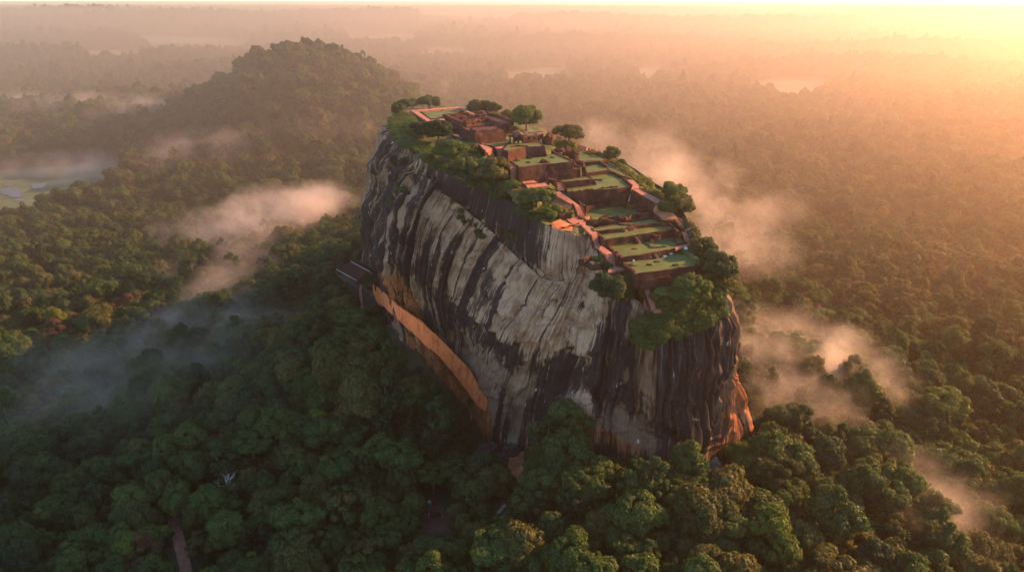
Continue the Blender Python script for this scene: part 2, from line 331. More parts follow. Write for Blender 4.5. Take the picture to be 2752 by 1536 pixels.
for l_, s0, s1, dd in ((2.75, 6.2, 11.5, .8), (3.4, 7.0, 12.0, 1.0), (3.1, 3.2, 6.0, .8), (5.3, 13, 18, .8)):
    disp -= dd*1.8*np.exp(-((L1-l_+wob*.22)/.05)**2)*win(S1, s0, s1, .3)
fade = np.clip(np.arange(nl)/16.0, .15, 1)[None, :]
G = G+nn*(disp*fade)[:, :, None]
inner = G[:, 0]+np.c_[(np.array([cen.x, cen.y])[None]-G[:, 0, :2])*.07, np.full(ns, -5.0)]
V = np.concatenate([inner[:, None], G], axis=1); nl2 = nl+1
idx = np.arange(ns*nl2).reshape(ns, nl2); ip = np.roll(idx, -1, 0)
F = np.stack([idx[:, :-1], idx[:, 1:], ip[:, 1:], ip[:, :-1]], -1).reshape(-1, 4)
me = mesh('rock', V.reshape(-1, 3), [tuple(map(int, f)) for f in F], True)
for s_, w_, l0, l1, k_ in ((4.25,.16,3.2,7,.6),(5.35,.2,2.6,6,.6),(6.55,.11,2,5,.55),(7.7,.13,2.2,5,.55),(8.6,.07,1.9,4.6,.5),(9.2,.06,1.9,4.4,.5),(10.15,.09,1.8,4.6,.5),(11.25,.08,1.7,5,.6),(3.4,.12,2,6,.5),(2.5,.12,1.5,6,.5),(1.5,.12,1,6,.4),(12.6,.17,2.5,8,.8),(13.7,.1,2.5,7,.5),(15.6,.12,2.5,7,.5),(6.0,.06,2,4.4,.4),(4.8,.06,2,4.4,.4),(9.7,.05,2,4.2,.4)):
    gd = gd+k_*np.exp(-((S1-s_+wob*.16+.05*np.sin(L1*3+s_*9))/w_)**2)*win(L1, l0, l1, .7)
pad = lambda a: np.concatenate([a[:, :1], a], axis=1)
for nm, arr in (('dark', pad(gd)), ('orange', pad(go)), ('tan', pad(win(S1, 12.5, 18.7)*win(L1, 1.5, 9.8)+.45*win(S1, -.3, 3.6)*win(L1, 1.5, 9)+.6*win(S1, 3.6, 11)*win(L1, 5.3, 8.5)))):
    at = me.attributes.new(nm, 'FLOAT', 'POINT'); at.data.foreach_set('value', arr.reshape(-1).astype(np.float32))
at = me.attributes.new('flow', 'FLOAT_VECTOR', 'POINT')
fv = np.stack([np.repeat(smid[:, None], nl2, 1), pad(tlen), np.zeros((ns, nl2))], -1); at.data.foreach_set('vector', fv.reshape(-1).astype(np.float32))
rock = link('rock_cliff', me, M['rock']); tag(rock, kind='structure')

# ------------------------------------------------------------------ terrain
FX = np.array([[p.x, p.y, p.z] for p in FOOT]); FPOLY = [(p.x, p.y) for p in FOOT]
def vnoise(x, y, k, seed=0):
    rs = np.random.default_rng(seed); T = rs.random((64, 64)); x = x*k; y = y*k
    xi = np.floor(x).astype(int); yi = np.floor(y).astype(int); fx = x-xi; fy = y-yi; fx = fx*fx*(3-2*fx); fy = fy*fy*(3-2*fy)
    g = lambda a, b: T[a % 64, b % 64]
    return (g(xi, yi)*(1-fx)+g(xi+1, yi)*fx)*(1-fy)+(g(xi, yi+1)*(1-fx)+g(xi+1, yi+1)*fx)*fy-.5
HILLS = [(-350, 1340, 138, 150, 190, 1.35), (-560, 1400, 46, 180, 200, 1), (-190, 1310, 36, 110, 160, 1), (-850, 1600, 40, 300, 250, 1),
         (-3300, 7600, 105, 1500, 900, 1), (-5200, 9500, 130, 1600, 900, 1), (-1500, 9000, 110, 1800, 700, 1), (600, 7500, 90, 900, 600, 1), (2600, 6800, 80, 1200, 600, 1),
         (1300, 2700, 50, 420, 260, 1), (1900, 3600, 60, 700, 300, 1), (-1900, 3200, 55, 700, 260, 1), (5200, 9000, 120, 2000, 900, 1), (500, 4300, 55, 900, 260, 1), (1450, 1750, 50, 330, 180, 1), (-900, 2500, 35, 500, 200, 1)]
def hgt(x, y):
    x = np.asarray(x, float); y = np.asarray(y, float); shp = np.broadcast(x, y).shape; x = np.broadcast_to(x, shp).ravel(); y = np.broadcast_to(y, shp).ravel()
    d = np.where(inpoly(x, y, FPOLY), 0.0, polydist(x, y, FPOLY))
    w = 1/((x[:, None]-FX[None, :, 0])**2+(y[:, None]-FX[None, :, 1])**2+60.0)**2; zf = (w*FX[None, :, 2]).sum(1)/w.sum(1)
    h = (zf-1.5)*np.exp(-(d/135.0)**1.25)
    h += vnoise(x, y, 1/170., 1)*9+vnoise(x, y, 1/60., 2)*3*np.clip(d/60, 0, 1)
    for hx, hy, hh, sx, sy, pw in HILLS:
        q = ((x-hx)/sx)**2+((y-hy)/sy)**2
        h += hh*np.exp(-q**pw) if pw == 1 else hh*np.exp(-np.abs(q)**1.15*.8)
    h += vnoise(x, y, 1/900., 5)*26*np.clip((y-1500)/1500, 0, 1)
    return h.reshape(shp)
ys = np.concatenate([np.linspace(-400, 180, 12), np.linspace(190, 640, 90), 640*np.exp(np.linspace(.012, math.log(13500/640), 150))])
xs = np.sinh(np.linspace(-4.4, 4.4, 260))/np.sinh(4.4)
GX = xs[None, :]*np.clip(ys[:, None]*1.15, 500, None)*1.05+0*ys[:, None]; GY = np.repeat(ys[:, None], len(xs), 1)
GZ = hgt(GX, GY)
gi = np.arange(GX.size).reshape(GX.shape)
F = np.stack([gi[:-1, :-1], gi[:-1, 1:], gi[1:, 1:], gi[1:, :-1]], -1).reshape(-1, 4)
ground = link('ground', mesh('ground', np.stack([GX, GY, GZ], -1).reshape(-1, 3), [tuple(map(int, f)) for f in F], True), M['ground']); tag(ground, kind='structure')

FIELDS = [([(-20,428),(120,418),(300,412),(330,455),(260,495),(160,520),(60,552),(-30,560)], 2), ([(1070,122),(1165,120),(1185,150),(1050,154)], 5), ([(1265,184),(1420,170),(1445,208),(1275,218)], 3),
          ([(1580,184),(1655,160),(1690,205),(1625,222)], 3), ([(1860,224),(1950,194),(2095,196),(2075,240),(1990,264)], 3), ([(320,98),(420,90),(640,106),(610,140),(390,132)], 6),
          ([(190,130),(350,126),(365,152),(215,156)], 4), ([(860,82),(1050,96),(1040,122),(875,114)], 6), ([(2380,396),(2600,398),(2660,440),(2470,432)], 2), ([(1060,40),(1300,44),(1290,60),(1050,56)], 8)]
def gpt(u, v):
    z = 20.0
    for _ in range(40):
        P = atz(u, v, z); z = .5*z+.5*min(float(hgt(np.array([P.x]), np.array([P.y]))[0]), 240.0)
    return atz(u, v, z)
CLEAR = []
def drape(poly, lift, name, mat, flat=None):
    out = []; dia = max(math.hypot(p[0]-poly[0][0], p[1]-poly[0][1]) for p in poly); n = len(poly)      # natural, uneven outline
    if 'path' not in name:
        for i in range(n):
            a, b = Vector(poly[i]), Vector(poly[(i+1) % n])
            for k in range(6):
                q = a.lerp(b, k/6); w = Vector((q.x*9/dia, q.y*9/dia, 1.7)); out.append((q.x+dia*.07*noise.noise(w), q.y+dia*.11*noise.noise(w+Vector((7, 3, 2)))))
        poly = out
    me = bpy.data.meshes.new(name); bm = bmesh.new()
    f = bm.faces.new([bm.verts.new((p[0], p[1], 0)) for p in poly])
    bmesh.ops.triangulate(bm, faces=[f])
    for _ in range(4 if 'path' in name else 2): bmesh.ops.subdivide_edges(bm, edges=bm.edges[:], cuts=1, use_grid_fill=True)
    vx = np.array([v.co.x for v in bm.verts]); vy = np.array([v.co.y for v in bm.verts]); z = hgt(vx, vy) if flat is None else np.full(vx.shape, flat)
    for v, zz in zip(bm.verts, z): v.co.z = zz+lift
    bm.to_mesh(me); bm.free(); return tag(link(name, me, mat), kind='structure')
for px, lift in FIELDS:
    poly = [tuple(gpt(*D(*q))[:2]) for q in px]; CLEAR.append(poly); drape(poly, lift*.5, 'meadow', M['meadow'])
for px, z in (([(0,477),(28,474),(62,486),(40,500),(6,492)], 0), ([(78,466),(118,463),(112,474),(84,478)], 0), ([(36,504),(64,502),(60,508),(38,509)], 0), ([(10,466),(36,463),(30,470),(12,471)], 0)):
    poly = [tuple(gpt(*D(*q))[:2]) for q in px]; drape(poly, 1.6, 'pond_water', M['water'])
for px in ([(1560,36),(1640,32),(1700,42),(1760,44),(1700,56),(1600,50)],):
    poly = [tuple(atz(*D(*q), 6.0)[:2]) for q in px]; CLEAR.append(poly); drape(poly, 4, 'lake_water', M['water'], float(np.mean(hgt(np.array([p[0] for p in poly]), np.array([p[1] for p in poly])))))


# ------------------------------------------------------------------ the ruined terraces on the summit
TERR = []                                            # plan polygons already covered, with heights
def edgepts(P, step=2.2):
    out = []
    for i, a in enumerate(P):
        b = P[(i+1) % len(P)]; n = max(1, int((b-a).length/step))
        out += [a.lerp(b, k/n) for k in range(n)]
    return out
def normals2d(P):
    n = len(P); area = sum(P[i].x*P[(i+1) % n].y-P[(i+1) % n].x*P[i].y for i in range(n))
    sg = 1 if area > 0 else -1; out = []
    for i in range(n):
        t = (P[(i+1) % n]-P[i-1]); out.append(Vector((t.y*sg, -t.x*sg, 0)).normalized())
    return out, sg
def sheet(name, P, mat, lift=0.0, parent=None, jz=0.0):
    me = bpy.data.meshes.new(name); bm = bmesh.new(); vs = [bm.verts.new((p.x, p.y, p.z+lift)) for p in P]
    f = bm.faces.new(vs); bmesh.ops.triangulate(bm, faces=[f]); bmesh.ops.recalc_face_normals(bm, faces=bm.faces[:])
    bm.normal_update()
    if sum(x.normal.z for x in bm.faces) < 0: bmesh.ops.reverse_faces(bm, faces=bm.faces[:])
    bm.to_mesh(me); bm.free(); return link(name, me, mat, parent)
def wallring(P, depth, batter=.35, thick=.9, lip=.35, jit=.22, seed=0):
    """outer battered face with an uneven coping, the polygon P being the top outline"""
    rr = random.Random(seed); nrm, sg = normals2d(P); m = MB(); n = len(P); R = [[], [], [], []]
    for p, q in zip(P, nrm):
        j = rr.uniform(-jit, jit); h = lip*rr.uniform(.3, 1.3)
        R[0].append(p+q*(batter+rr.uniform(0, .3))+Vector((0, 0, -depth))); R[1].append(p+q*(batter*.45+j*.8)+Vector((0, 0, -depth*.5+rr.uniform(-.2, .2))))
        R[2].append(p+q*(j*.6)+Vector((0, 0, h))); R[3].append(p-q*(thick+j*.5)+Vector((0, 0, h*.9)))
    R.append([p-q*(thick+.15)+Vector((0, 0, -.6)) for p, q in zip(P, nrm)])
    fs = []
    for k in range(4):
        for i in range(n):
            f = (k*n+i, k*n+(i+1) % n, (k+1)*n+(i+1) % n, (k+1)*n+i); fs.append(f if sg > 0 else f[::-1])
    m.add([v for r in R for v in r], fs); return m.mesh('wall')
def terrace(c, pts, z, depth, label, top='lawn', batter=.5, lip=.3, thick=.8, name='brick_terrace', topname='lawn'):
    P0 = pz(c, pts, z); P = edgepts(P0); base = sum(P, Vector())/len(P); base.z -= depth
    e = empty(name, base); tag(e, label, 'terrace', 'ruined brick terraces stepping down the summit')
    TERR.append(([(p.x, p.y) for p in P0], min(p.z for p in P0)-.6, min(depth, 9)))
    L = [p-base for p in P]
    me = wallring(L, depth, batter, thick, lip, seed=len(TERR)); me.materials.append(M['brick']); link('retaining_wall', me, None, e)
    nrm, _ = normals2d(L); sheet(topname, [p-q*(thick*.6) for p, q in zip(L, nrm)], M[top], 0, e); return e
def path(c, pts, z, mat='paving', name='path', depth=.9):
    P0 = pz(c, pts, z); TERR.append(([(p.x, p.y) for p in P0], min(p.z for p in P0)-.5, .4)); P = edgepts(P0, 3); n = len(P)
    o = sheet(name, P, M[mat], .12); me = o.data; _, sg = normals2d(P); bm = bmesh.new(); bm.from_mesh(me)
    top = [bm.verts.new((p.x, p.y, p.z+.12)) for p in P]; bot = [bm.verts.new((p.x, p.y, p.z-depth)) for p in P]
    for i in range(n):
        f = (top[i], bot[i], bot[(i+1) % n], top[(i+1) % n]); bm.faces.new(f if sg > 0 else f[::-1])
    bm.to_mesh(me); bm.free(); return tag(o, kind='structure')
def stairs(c, tl, tr, bl, br, zt, zb, label, n=None):
    a, b = [atz(*c(*q), zt) for q in (tl, tr)]; d, e_ = [atz(*c(*q), zb) for q in (bl, br)]
    h = zt-zb; n = n or max(5, int(h/.62)); root = empty('brick_staircase', (d+e_)/2); o = (d+e_)/2
    tag(root, label, 'stairs', 'brick stairs between the terraces'); m = MB()
    TERR.append(([(q.x, q.y) for q in (a, b, e_, d)], zb-.8, .2))
    for k in range(n):
        t0, t1 = k/n, (k+1)/n; zz = zt-h*t0-.05
        q = [a.lerp(d, t0), b.lerp(e_, t0), b.lerp(e_, t1), a.lerp(d, t1)]; vs = []
        for p in q: vs.append(Vector((p.x, p.y, zz))-o)
        for p in q: vs.append(Vector((p.x, p.y, zb-1.6))-o)
        m.add(vs, [(0, 1, 2, 3)[::-1], (3, 2, 6, 7), (0, 3, 7, 4), (2, 1, 5, 6)])
    link('steps', m.mesh('steps'), M['paving'], root)
    for s0, s1, oth in ((a, d, b), (b, e_, a)):
        out = (s0-oth); out.z = 0; out.normalize(); w = MB(); k = 7
        for i in range(k):
            p0 = s0.lerp(s1, i/k); p1 = s0.lerp(s1, (i+1)/k); vs = []
            for p in (p0, p1):
                for off in (.05, .85):
                    for zz in (-2.2, .75+rnd.uniform(-.15, .15)): vs.append(p+out*off+Vector((0, 0, zz))-o)
            w.add(vs, [(0, 4, 5, 1), (2, 3, 7, 6), (1, 5, 7, 3), (4, 6, 7, 5), (0, 1, 3, 2)])
        link('side_wall', w.mesh('side_wall'), M['brick'], root)
    return root
def ruinwall(c, pts, z, h, thick, label, jag=.5, seed=1, group='low broken walls on the terraces', mat='brick', name='ruined_wall', down=1.5):
    P = pz(c, pts, z); Q = []
    for i in range(len(P)-1):
        n = max(1, int((P[i+1]-P[i]).length/1.3)); Q += [P[i].lerp(P[i+1], k/n) for k in range(n)]
    Q.append(P[-1]); rr = random.Random(seed); m = MB(); vs = []; o = sum(P, Vector())/len(P)
    for i, p in enumerate(Q):
        t = Q[min(i+1, len(Q)-1)]-Q[max(i-1, 0)]; t.z = 0; t.normalize(); s = Vector((t.y, -t.x, 0)); hh = h*(1-jag*rr.random())
        for off, zz in ((-thick*.62, -down), (-thick*.5+rr.uniform(-.2, .2), hh), (thick*.5+rr.uniform(-.2, .2), hh+rr.uniform(-.25, .25)), (thick*.62, -down)): vs.append(p+s*off+Vector((0, 0, zz))-o)
    k = len(Q); fs = [(i*4+a, i*4+a+1, i*4+a+5, i*4+a+4) for i in range(k-1) for a in range(3)]+[(3, 2, 1, 0), (k*4-4, k*4-3, k*4-2, k*4-1)]
    m.add(vs, fs); ob = link(name, m.mesh(name), M[mat], None, o); tag(ob, label, 'wall', group, 'thing'); return ob
def lump_mesh(name, sz, seed, sub=3, rough=.35, flat=.25):
    bm = bmesh.new(); bmesh.ops.create_icosphere(bm, subdivisions=sub, radius=1.0)
    for v in bm.verts:
        n = v.co.normalized(); k = 1+rough*noise.fractal(n*1.6+Vector((seed*3.1, seed, 0)), .8, 2.2, 4)
        v.co = Vector((n.x*sz[0]*k, n.y*sz[1]*k, max(n.z*sz[2]*k, -flat*sz[2])))
    me = bpy.data.meshes.new(name); bm.to_mesh(me); bm.free(); return me
def boulder(c, xy, z, sz, label, mat='stone', name='boulder', group=None, rz=0, cat='boulder'):
    o = link(name, lump_mesh(name, sz, rnd.random()*20), M[mat], None, atz(*c(*xy), z)); o.rotation_euler[2] = rz; tag(o, label, cat, group); return o

zA, zB, zC, zD, zE, zF, zH, zI, zG, zJ, zL = 136.6, 138.9, 142.4, 144.0, 143.7, 153.8, 155.3, 156.7, 157.1, 165.6, 171.4
terrace(c3, [(870,668),(860,650),(1210,600),(1530,520),(1570,522),(1720,610),(1775,655),(1740,700),(1580,715),(1310,760),(1020,795)], zA, 6, 'lowest large terrace, a green lawn with a few dark mounds above the dark front wall')
terrace(c3, [(1040,825),(1320,780),(1335,805),(1430,795),(1440,825),(1090,872)], 133.6, 4, 'narrow dark brick step jutting out below the lowest lawn', top='slope')
terrace(c3, [(670,450),(870,422),(1100,405),(1300,375),(1450,345),(1500,335),(1650,420),(1540,470),(1530,482),(1060,568),(822,597)], zB, 4, 'broad lawn terrace second from the bottom, with a long stone mound on it')
terrace(c3, [(1480,372),(1555,330),(1655,410),(1540,428)], 139.9, 2.5, 'small raised grass platform at the foot of the right hand path stairs')
terrace(c3, [(585,322),(870,275),(1060,240),(1410,195),(1500,240),(1490,257),(1050,325),(880,348),(655,382)], zC, 4.5, 'long narrow lawn terrace with a little stair in the middle of its front wall')
terrace(c3, [(480,247),(840,182),(1060,152),(1215,130),(1320,140),(1430,180),(1280,180),(1050,207),(860,250),(520,278)], zD, 3, 'narrow grass strip just below the broken walls of the sunken court')
terrace(c2, [(770,1100),(780,1085),(1220,1035),(1330,1070),(1450,1100),(1560,1110),(1580,1180),(1250,1215),(880,1250),(840,1200)], zE, 2.5, 'flat green floor of the deep sunken court in the middle of the summit', lip=.05)
terrace(c2, [(690,1012),(1215,962),(1212,1004),(1010,1016),(720,1074)], 146.0, 3.5, 'lowest brick ledge at the back of the sunken court', top='brick', topname='ledge')
terrace(c2, [(600,912),(1280,850),(1262,912),(950,918),(620,946)], 150.4, 7.5, 'upper brick ledge at the back of the sunken court', top='brick', topname='ledge')
terrace(c2, [(550,840),(905,793),(880,740),(815,690),(1090,650),(1250,720),(1338,817),(1170,842),(870,862),(560,882)], zF, 6, 'large sunlit lawn terrace above the sunken court')
terrace(c2, [(1330,850,153.8),(1430,835,153.8),(1720,985,150),(1745,1010,149.5),(1625,1027,149.5)], 0, 8, 'tall dark side wall of the sunken court topped by a paved walk', top='paving', topname='walkway')
terrace(c2, [(770,577),(930,540),(1040,585),(1085,625),(790,662)], zH, 2.5, 'short lawn terrace with a thin dark front wall, right of the great red wall')
terrace(c2, [(620,400),(800,385),(1040,490),(950,512),(690,528),(640,470)], zI, 3.5, 'uppermost lawn of the right side beside the dark boulders')
terrace(c2, [(950,514),(1045,494),(1240,640),(1320,720),(1250,713),(1087,640)], 154.6, 3, 'sloping grass strip between the small lawns and the right edge walk')
terrace(c2, [(430,745),(800,697),(870,728),(500,762)], zG, 5, 'narrow ledge of grass under the great red wall, with its own dark front wall')
terrace(c1, [(1645,842),(1900,827),(2210,777),(2260,790),(2425,880),(2100,907),(1770,947)], zJ, 9, 'upper lawn with several small dark mounds above the great red wall')
terrace(c2, [(-40,640),(660,560),(730,590),(718,604),(-20,674)], 161.3, 9, 'lower step of the great red brick wall in the middle of the summit', top='brick', topname='ledge', batter=.9)
terrace(c1, [(1575,735),(1640,662),(2030,642),(2085,690),(2045,690),(1850,702),(1640,748)], zL, 7, 'grassy platform in front of the small ruined building', batter=2.0)
terrace(c1, [(1300,662),(1265,645),(1640,612),(1665,640),(1600,692),(1480,692)], zL-.4, 4, 'thin lawn in front of the stepped brick pyramid')
terrace(c1, [(1090,462),(1245,547),(1582,512),(1500,458)], 176.6, 6.5, 'stepped brick pyramid block with a battered front', top='brick', batter=3.2, topname='top')
terrace(c1, [(1180,472),(1262,505),(1540,480),(1480,445)], 178.3, 3, 'upper step of the brick pyramid block', top='brick', batter=1.0, topname='top')
terrace(c1, [(870,345),(1095,458),(1480,432),(1700,410),(1560,350),(1420,300),(1300,305)], 175.2, 7, 'brick base of the roofless palace rooms at the top', top='brick', topname='floor')
terrace(c1, [(560,275),(960,240),(1060,230),(1100,260),(950,312),(860,352),(702,367)], 176.2, 2.5, 'small green lawn inside the red paved frame at the far top', lip=.5)

# paved walks and landings
for c, p, z in ((c1, [(465,255),(1050,212),(1062,225),(562,270)], 177), (c1, [(465,257),(560,273),(703,370),(735,412),(660,385)], 177), (c1, [(1050,212),(1105,240),(1240,296),(1190,300),(1060,230)], 177), (c1, [(705,372),(865,356),(880,372),(745,392)], 176.6),
                (c1, [(950,545),(1020,545),(1240,645),(1285,662),(1150,680)], 171.3), (c1, [(1285,662),(1342,656),(1450,717),(1370,742)], 171.3), (c1, [(1470,692),(1590,686),(1572,712),(1500,717)], 171.3), (c1, [(1440,853),(1500,843),(1635,838),(1745,942),(1667,951),(1540,872),(1445,880)], 165.1),
                (c1, [(1550,1112),(1792,1090),(1830,1130),(1640,1135)], 157), (c1, [(1790,1095),(1905,1080),(1998,1125),(1830,1137)], 157.7), (c1, [(1850,1150),(2090,1132),(2128,1165),(1885,1197)], 156.9), (c1, [(1770,1152),(1832,1142),(1882,1197),(1770,1207)], 155.6), (c1, [(1915,1217),(2075,1187),(2165,1227),(1990,1243)], 154.2),
                (c2, [(350,862,153.8),(430,850,153.8),(702,1041,150.5),(652,1052,150.5),(440,935,152)], 0), (c2, [(540,1200),(692,1182),(832,1178),(765,1272),(640,1285)], 144.5),
                (c3, [(370,205,144.3),(402,190,144.3),(570,300,143.7),(490,322,143.7)], 0), (c3, [(530,442,139.6),(592,435,139.6),(747,543,139),(658,558,139)], 0), (c3, [(708,697),(815,682),(915,732),(690,774)], 134.4),
                (c3, [(1018,832),(1076,824),(1094,850),(1060,869)], 131.6), (c3, [(1068,937),(1114,925),(1187,968),(1130,991)], 128.2), (c3, [(1210,1222),(1312,1203),(1337,1238),(1280,1247)], 121.4),
                (c2, [(1100,650),(1240,650),(1340,722),(1420,797),(1428,835),(1330,850),(1345,815),(1255,715)], 154.1), (c3, [(1500,470),(1560,450),(1700,425),(1712,436),(1570,470),(1510,492)], 139.7), (c2, [(1050,522,155.2),(1085,520,155.2),(1225,628,154.6),(1200,630,154.6)], 0)):
    path(c, p, z)
for c, p, z in ((c2, [(425,945,151),(500,965,150.6),(635,1047,150.2),(500,1062,149.5),(380,1010,149)], 0), (c2, [(1625,1029,149.3),(1745,1012,149.3),(1810,1100,147.5),(1905,1212,146.4),(1700,1200,145.6),(1600,1100,147)], 0), (c3, [(20,170,146.2),(110,130,146),(270,205,144.2),(250,275,143.7),(10,250,144.2)], 0)):
    path(c, p, z, 'dirt', 'dirt_path')

# stairs
stairs(c1, (1372,742), (1442,722), (1440,851), (1497,842), 171.2, 165.2, 'left flight of the twin brick stairs below the pyramid')
stairs(c1, (1502,718), (1572,712), (1530,842), (1606,836), 171.2, 165.2, 'right flight of the twin brick stairs beside the grassy platform')
stairs(c1, (1672,951), (1744,942), (1715,1097), (1792,1089), 165, 157.1, 'brick stairs running down beside the left end of the great red wall')
stairs(c2, (652,1052), (703,1042), (692,1182), (773,1168), 150.4, 144.6, 'pale stepped flight going down beside the sunken court')
stairs(c3, (492,325), (572,303), (523,438), (582,430), 143.6, 139.7, 'short shaded stairs behind the grey rock bastion')
stairs(c3, (660,558), (747,543), (712,696), (814,682), 138.9, 134.5, 'wide straight stairs beside the two lowest lawns')
stairs(c3, (1060,869), (1094,850), (1072,937), (1114,925), 131.5, 128.3, 'small upper flight of the last stairs below the lowest wall')
stairs(c3, (1130,991), (1187,968), (1212,1228), (1273,1208), 128.1, 121.5, 'long narrow stairs that end at the front cliff edge')
stairs(c2, (1862,1218), (1905,1213), (1948,1330), (1992,1322), 146.3, 143, 'upper stairs of the right hand edge walk')
stairs(c3, (1590,295), (1642,288), (1650,432), (1712,418), 143, 139.8, 'lower stairs of the right hand edge walk')
stairs(c3, (1012,342), (1050,337), (1065,425), (1103,418), 142.3, 139, 'little stair in the middle of the narrow lawn terrace wall', 8)
stairs(c3, (868,242), (925,232), (900,285), (948,276), 144, 142.4, 'left of two stubby ramps below the broken court walls', 6)
stairs(c3, (985,215), (1032,207), (1005,258), (1057,248), 144, 142.4, 'right of two stubby ramps below the broken court walls', 6)
stairs(c2, (432,765), (480,760), (450,865), (528,860), 157, 153.8, 'stone ramp going down at the left end of the narrow ledge')

# broken walls
ruinwall(c3, [(345,130),(470,180),(560,168),(720,150)], zE, 2.4, 1.8, 'broken brown wall at the left front of the sunken court', .7, 3)
ruinwall(c3, [(600,165),(680,110),(850,140),(870,165)], zE, 2.6, 1.6, 'ragged high stump of wall at the front of the sunken court', .8, 4)
ruinwall(c3, [(880,150),(960,120),(1215,100)], zE, 2.8, 2.2, 'thick brown wall block closing the sunken court on the right', .45, 5)
ruinwall(c3, [(345,132),(560,172),(840,178),(1060,150),(1212,128)], zD-1, 1.3, 1.2, 'long low dark wall behind the narrow grass strip', .5, 6)
ruinwall(c3, [(820,195),(1020,205)], zD, .9, 2.2, 'low platform of pale stones between the two stubby ramps', .4, 7)
ruinwall(c2, [(690,880),(870,862),(1010,840),(1170,828)], zF-.3, 1.2, 1.0, 'irregular low wall along the front of the large sunlit lawn', .8, 8)
ruinwall(c2, [(700,530),(940,514),(1030,575)], zI-.8, 1.1, .9, 'thin dark wall round the right small lawn', .3, 9)
ruinwall(c2, [(790,664),(1085,628)], zH-.4, 1.0, .9, 'thin dark wall along the short lawn', .3, 10)
ruinwall(c2, [(800,395),(1040,490)], zI-.2, .8, .7, 'low grassy kerb wall along the right summit edge', .4, 11)
ruinwall(c2, [(1105,650),(1215,700),(1260,716)], 154.3, 1.2, .9, 'low brick wall between the lawn and the edge walk', .4, 12)
ruinwall(c2, [(1235,735),(1290,770),(1335,812)], 154.0, 1.3, 1.0, 'second low brick wall along the edge walk by the court', .4, 13)
ruinwall(c2, [(180,710),(300,712),(430,748)], 157.4, 1.2, 2.6, 'low heap of pale rubble at the foot of the great red wall', .8, 14)
ruinwall(c2, [(380,400),(500,470),(630,520)], zJ-.6, 1.4, 1.3, 'dark side wall of the upper lawn with the mounds', .3, 15)
ruinwall(c1, [(870,342),(1000,395),(1115,445)], 175.2, 3.0, 2.2, 'left outer wall of the roofless palace rooms', .3, 16, 'thick walls of the roofless rooms')
ruinwall(c1, [(870,342),(1100,320),(1330,303),(1540,338)], 175.2, 2.6, 2.0, 'far outer wall of the roofless palace rooms', .35, 17, 'thick walls of the roofless rooms')
ruinwall(c1, [(1000,375),(1180,358),(1360,345)], 175.2, 2.8, 2.2, 'first cross wall inside the roofless palace rooms', .35, 18, 'thick walls of the roofless rooms')
ruinwall(c1, [(1115,425),(1280,395),(1420,375)], 175.2, 3.0, 2.4, 'second cross wall inside the roofless palace rooms', .35, 19, 'thick walls of the roofless rooms')
ruinwall(c1, [(1350,320),(1400,370),(1460,415),(1560,470)], 175.2, 2.6, 2.2, 'right outer wall of the roofless palace rooms', .5, 20, 'thick walls of the roofless rooms')
ruinwall(c1, [(1540,340),(1620,370),(1700,405)], 175, 1.8, 1.4, 'low double wall running right from the roofless rooms', .4, 21, 'thick walls of the roofless rooms')
ruinwall(c1, [(1480,480),(1560,510),(1600,560)], 173.5, 1.6, 1.5, 'tumbled wall right of the brick pyramid', .8, 22)
ruinwall(c1, [(1680,700),(1760,690),(1880,690)], zL, 1.0, 1.2, 'curved hedge like low wall before the ruined building', .4, 23)
ruinwall(c1, [(930,510),(1030,485)], 172, 1.2, 1.0, 'short wall stub left of the brick pyramid', .3, 24)
ruinwall(c1, [(955,555),(1100,625),(1160,665)], 171.4, .8, .7, 'low kerb wall beside the walk left of the pyramid', .3, 25)
ruinwall(c3, [(860,640),(830,600),(760,555),(665,450)], 137.5, 2.2, 1.2, 'dark side wall along the wide straight stairs', .25, 26)
ruinwall(c3, [(905,690),(960,740),(1015,795)], 135.6, 1.6, 1.0, 'sloping side wall at the left corner of the lowest lawn', .3, 27)
ruinwall(c3, [(1545,490),(1650,560),(1745,620),(1780,655)], zA+.4, 1.6, 1.6, 'rounded grassy wall on the right of the lowest lawn', .3, 28, mat='slope')
ruinwall(c3, [(345,640),(440,670),(500,710),(640,690)], 134, 1.4, 1.2, 'low wall round the small garden beside the bastion', .3, 29)
ruinwall(c3, [(490,590),(400,625)], 137, .9, .9, 'short low wall above the small garden by the bastion', .3, 30)
ruinwall(c2, [(445,1080),(470,1180),(600,1165)], 146, 1.6, 1.2, 'dark wall round the little plot left of the pale stepped flight', .3, 31)
ruinwall(c3, [(340,195),(280,210),(130,245)], 144.2, .8, .8, 'thin kerb of stones on the red earth above the bastion', .4, 32)
ruinwall(c2, [(1590,1140),(1670,1215)], 145.2, .9, .9, 'short kerb wall on the red earth right of the court', .3, 33)

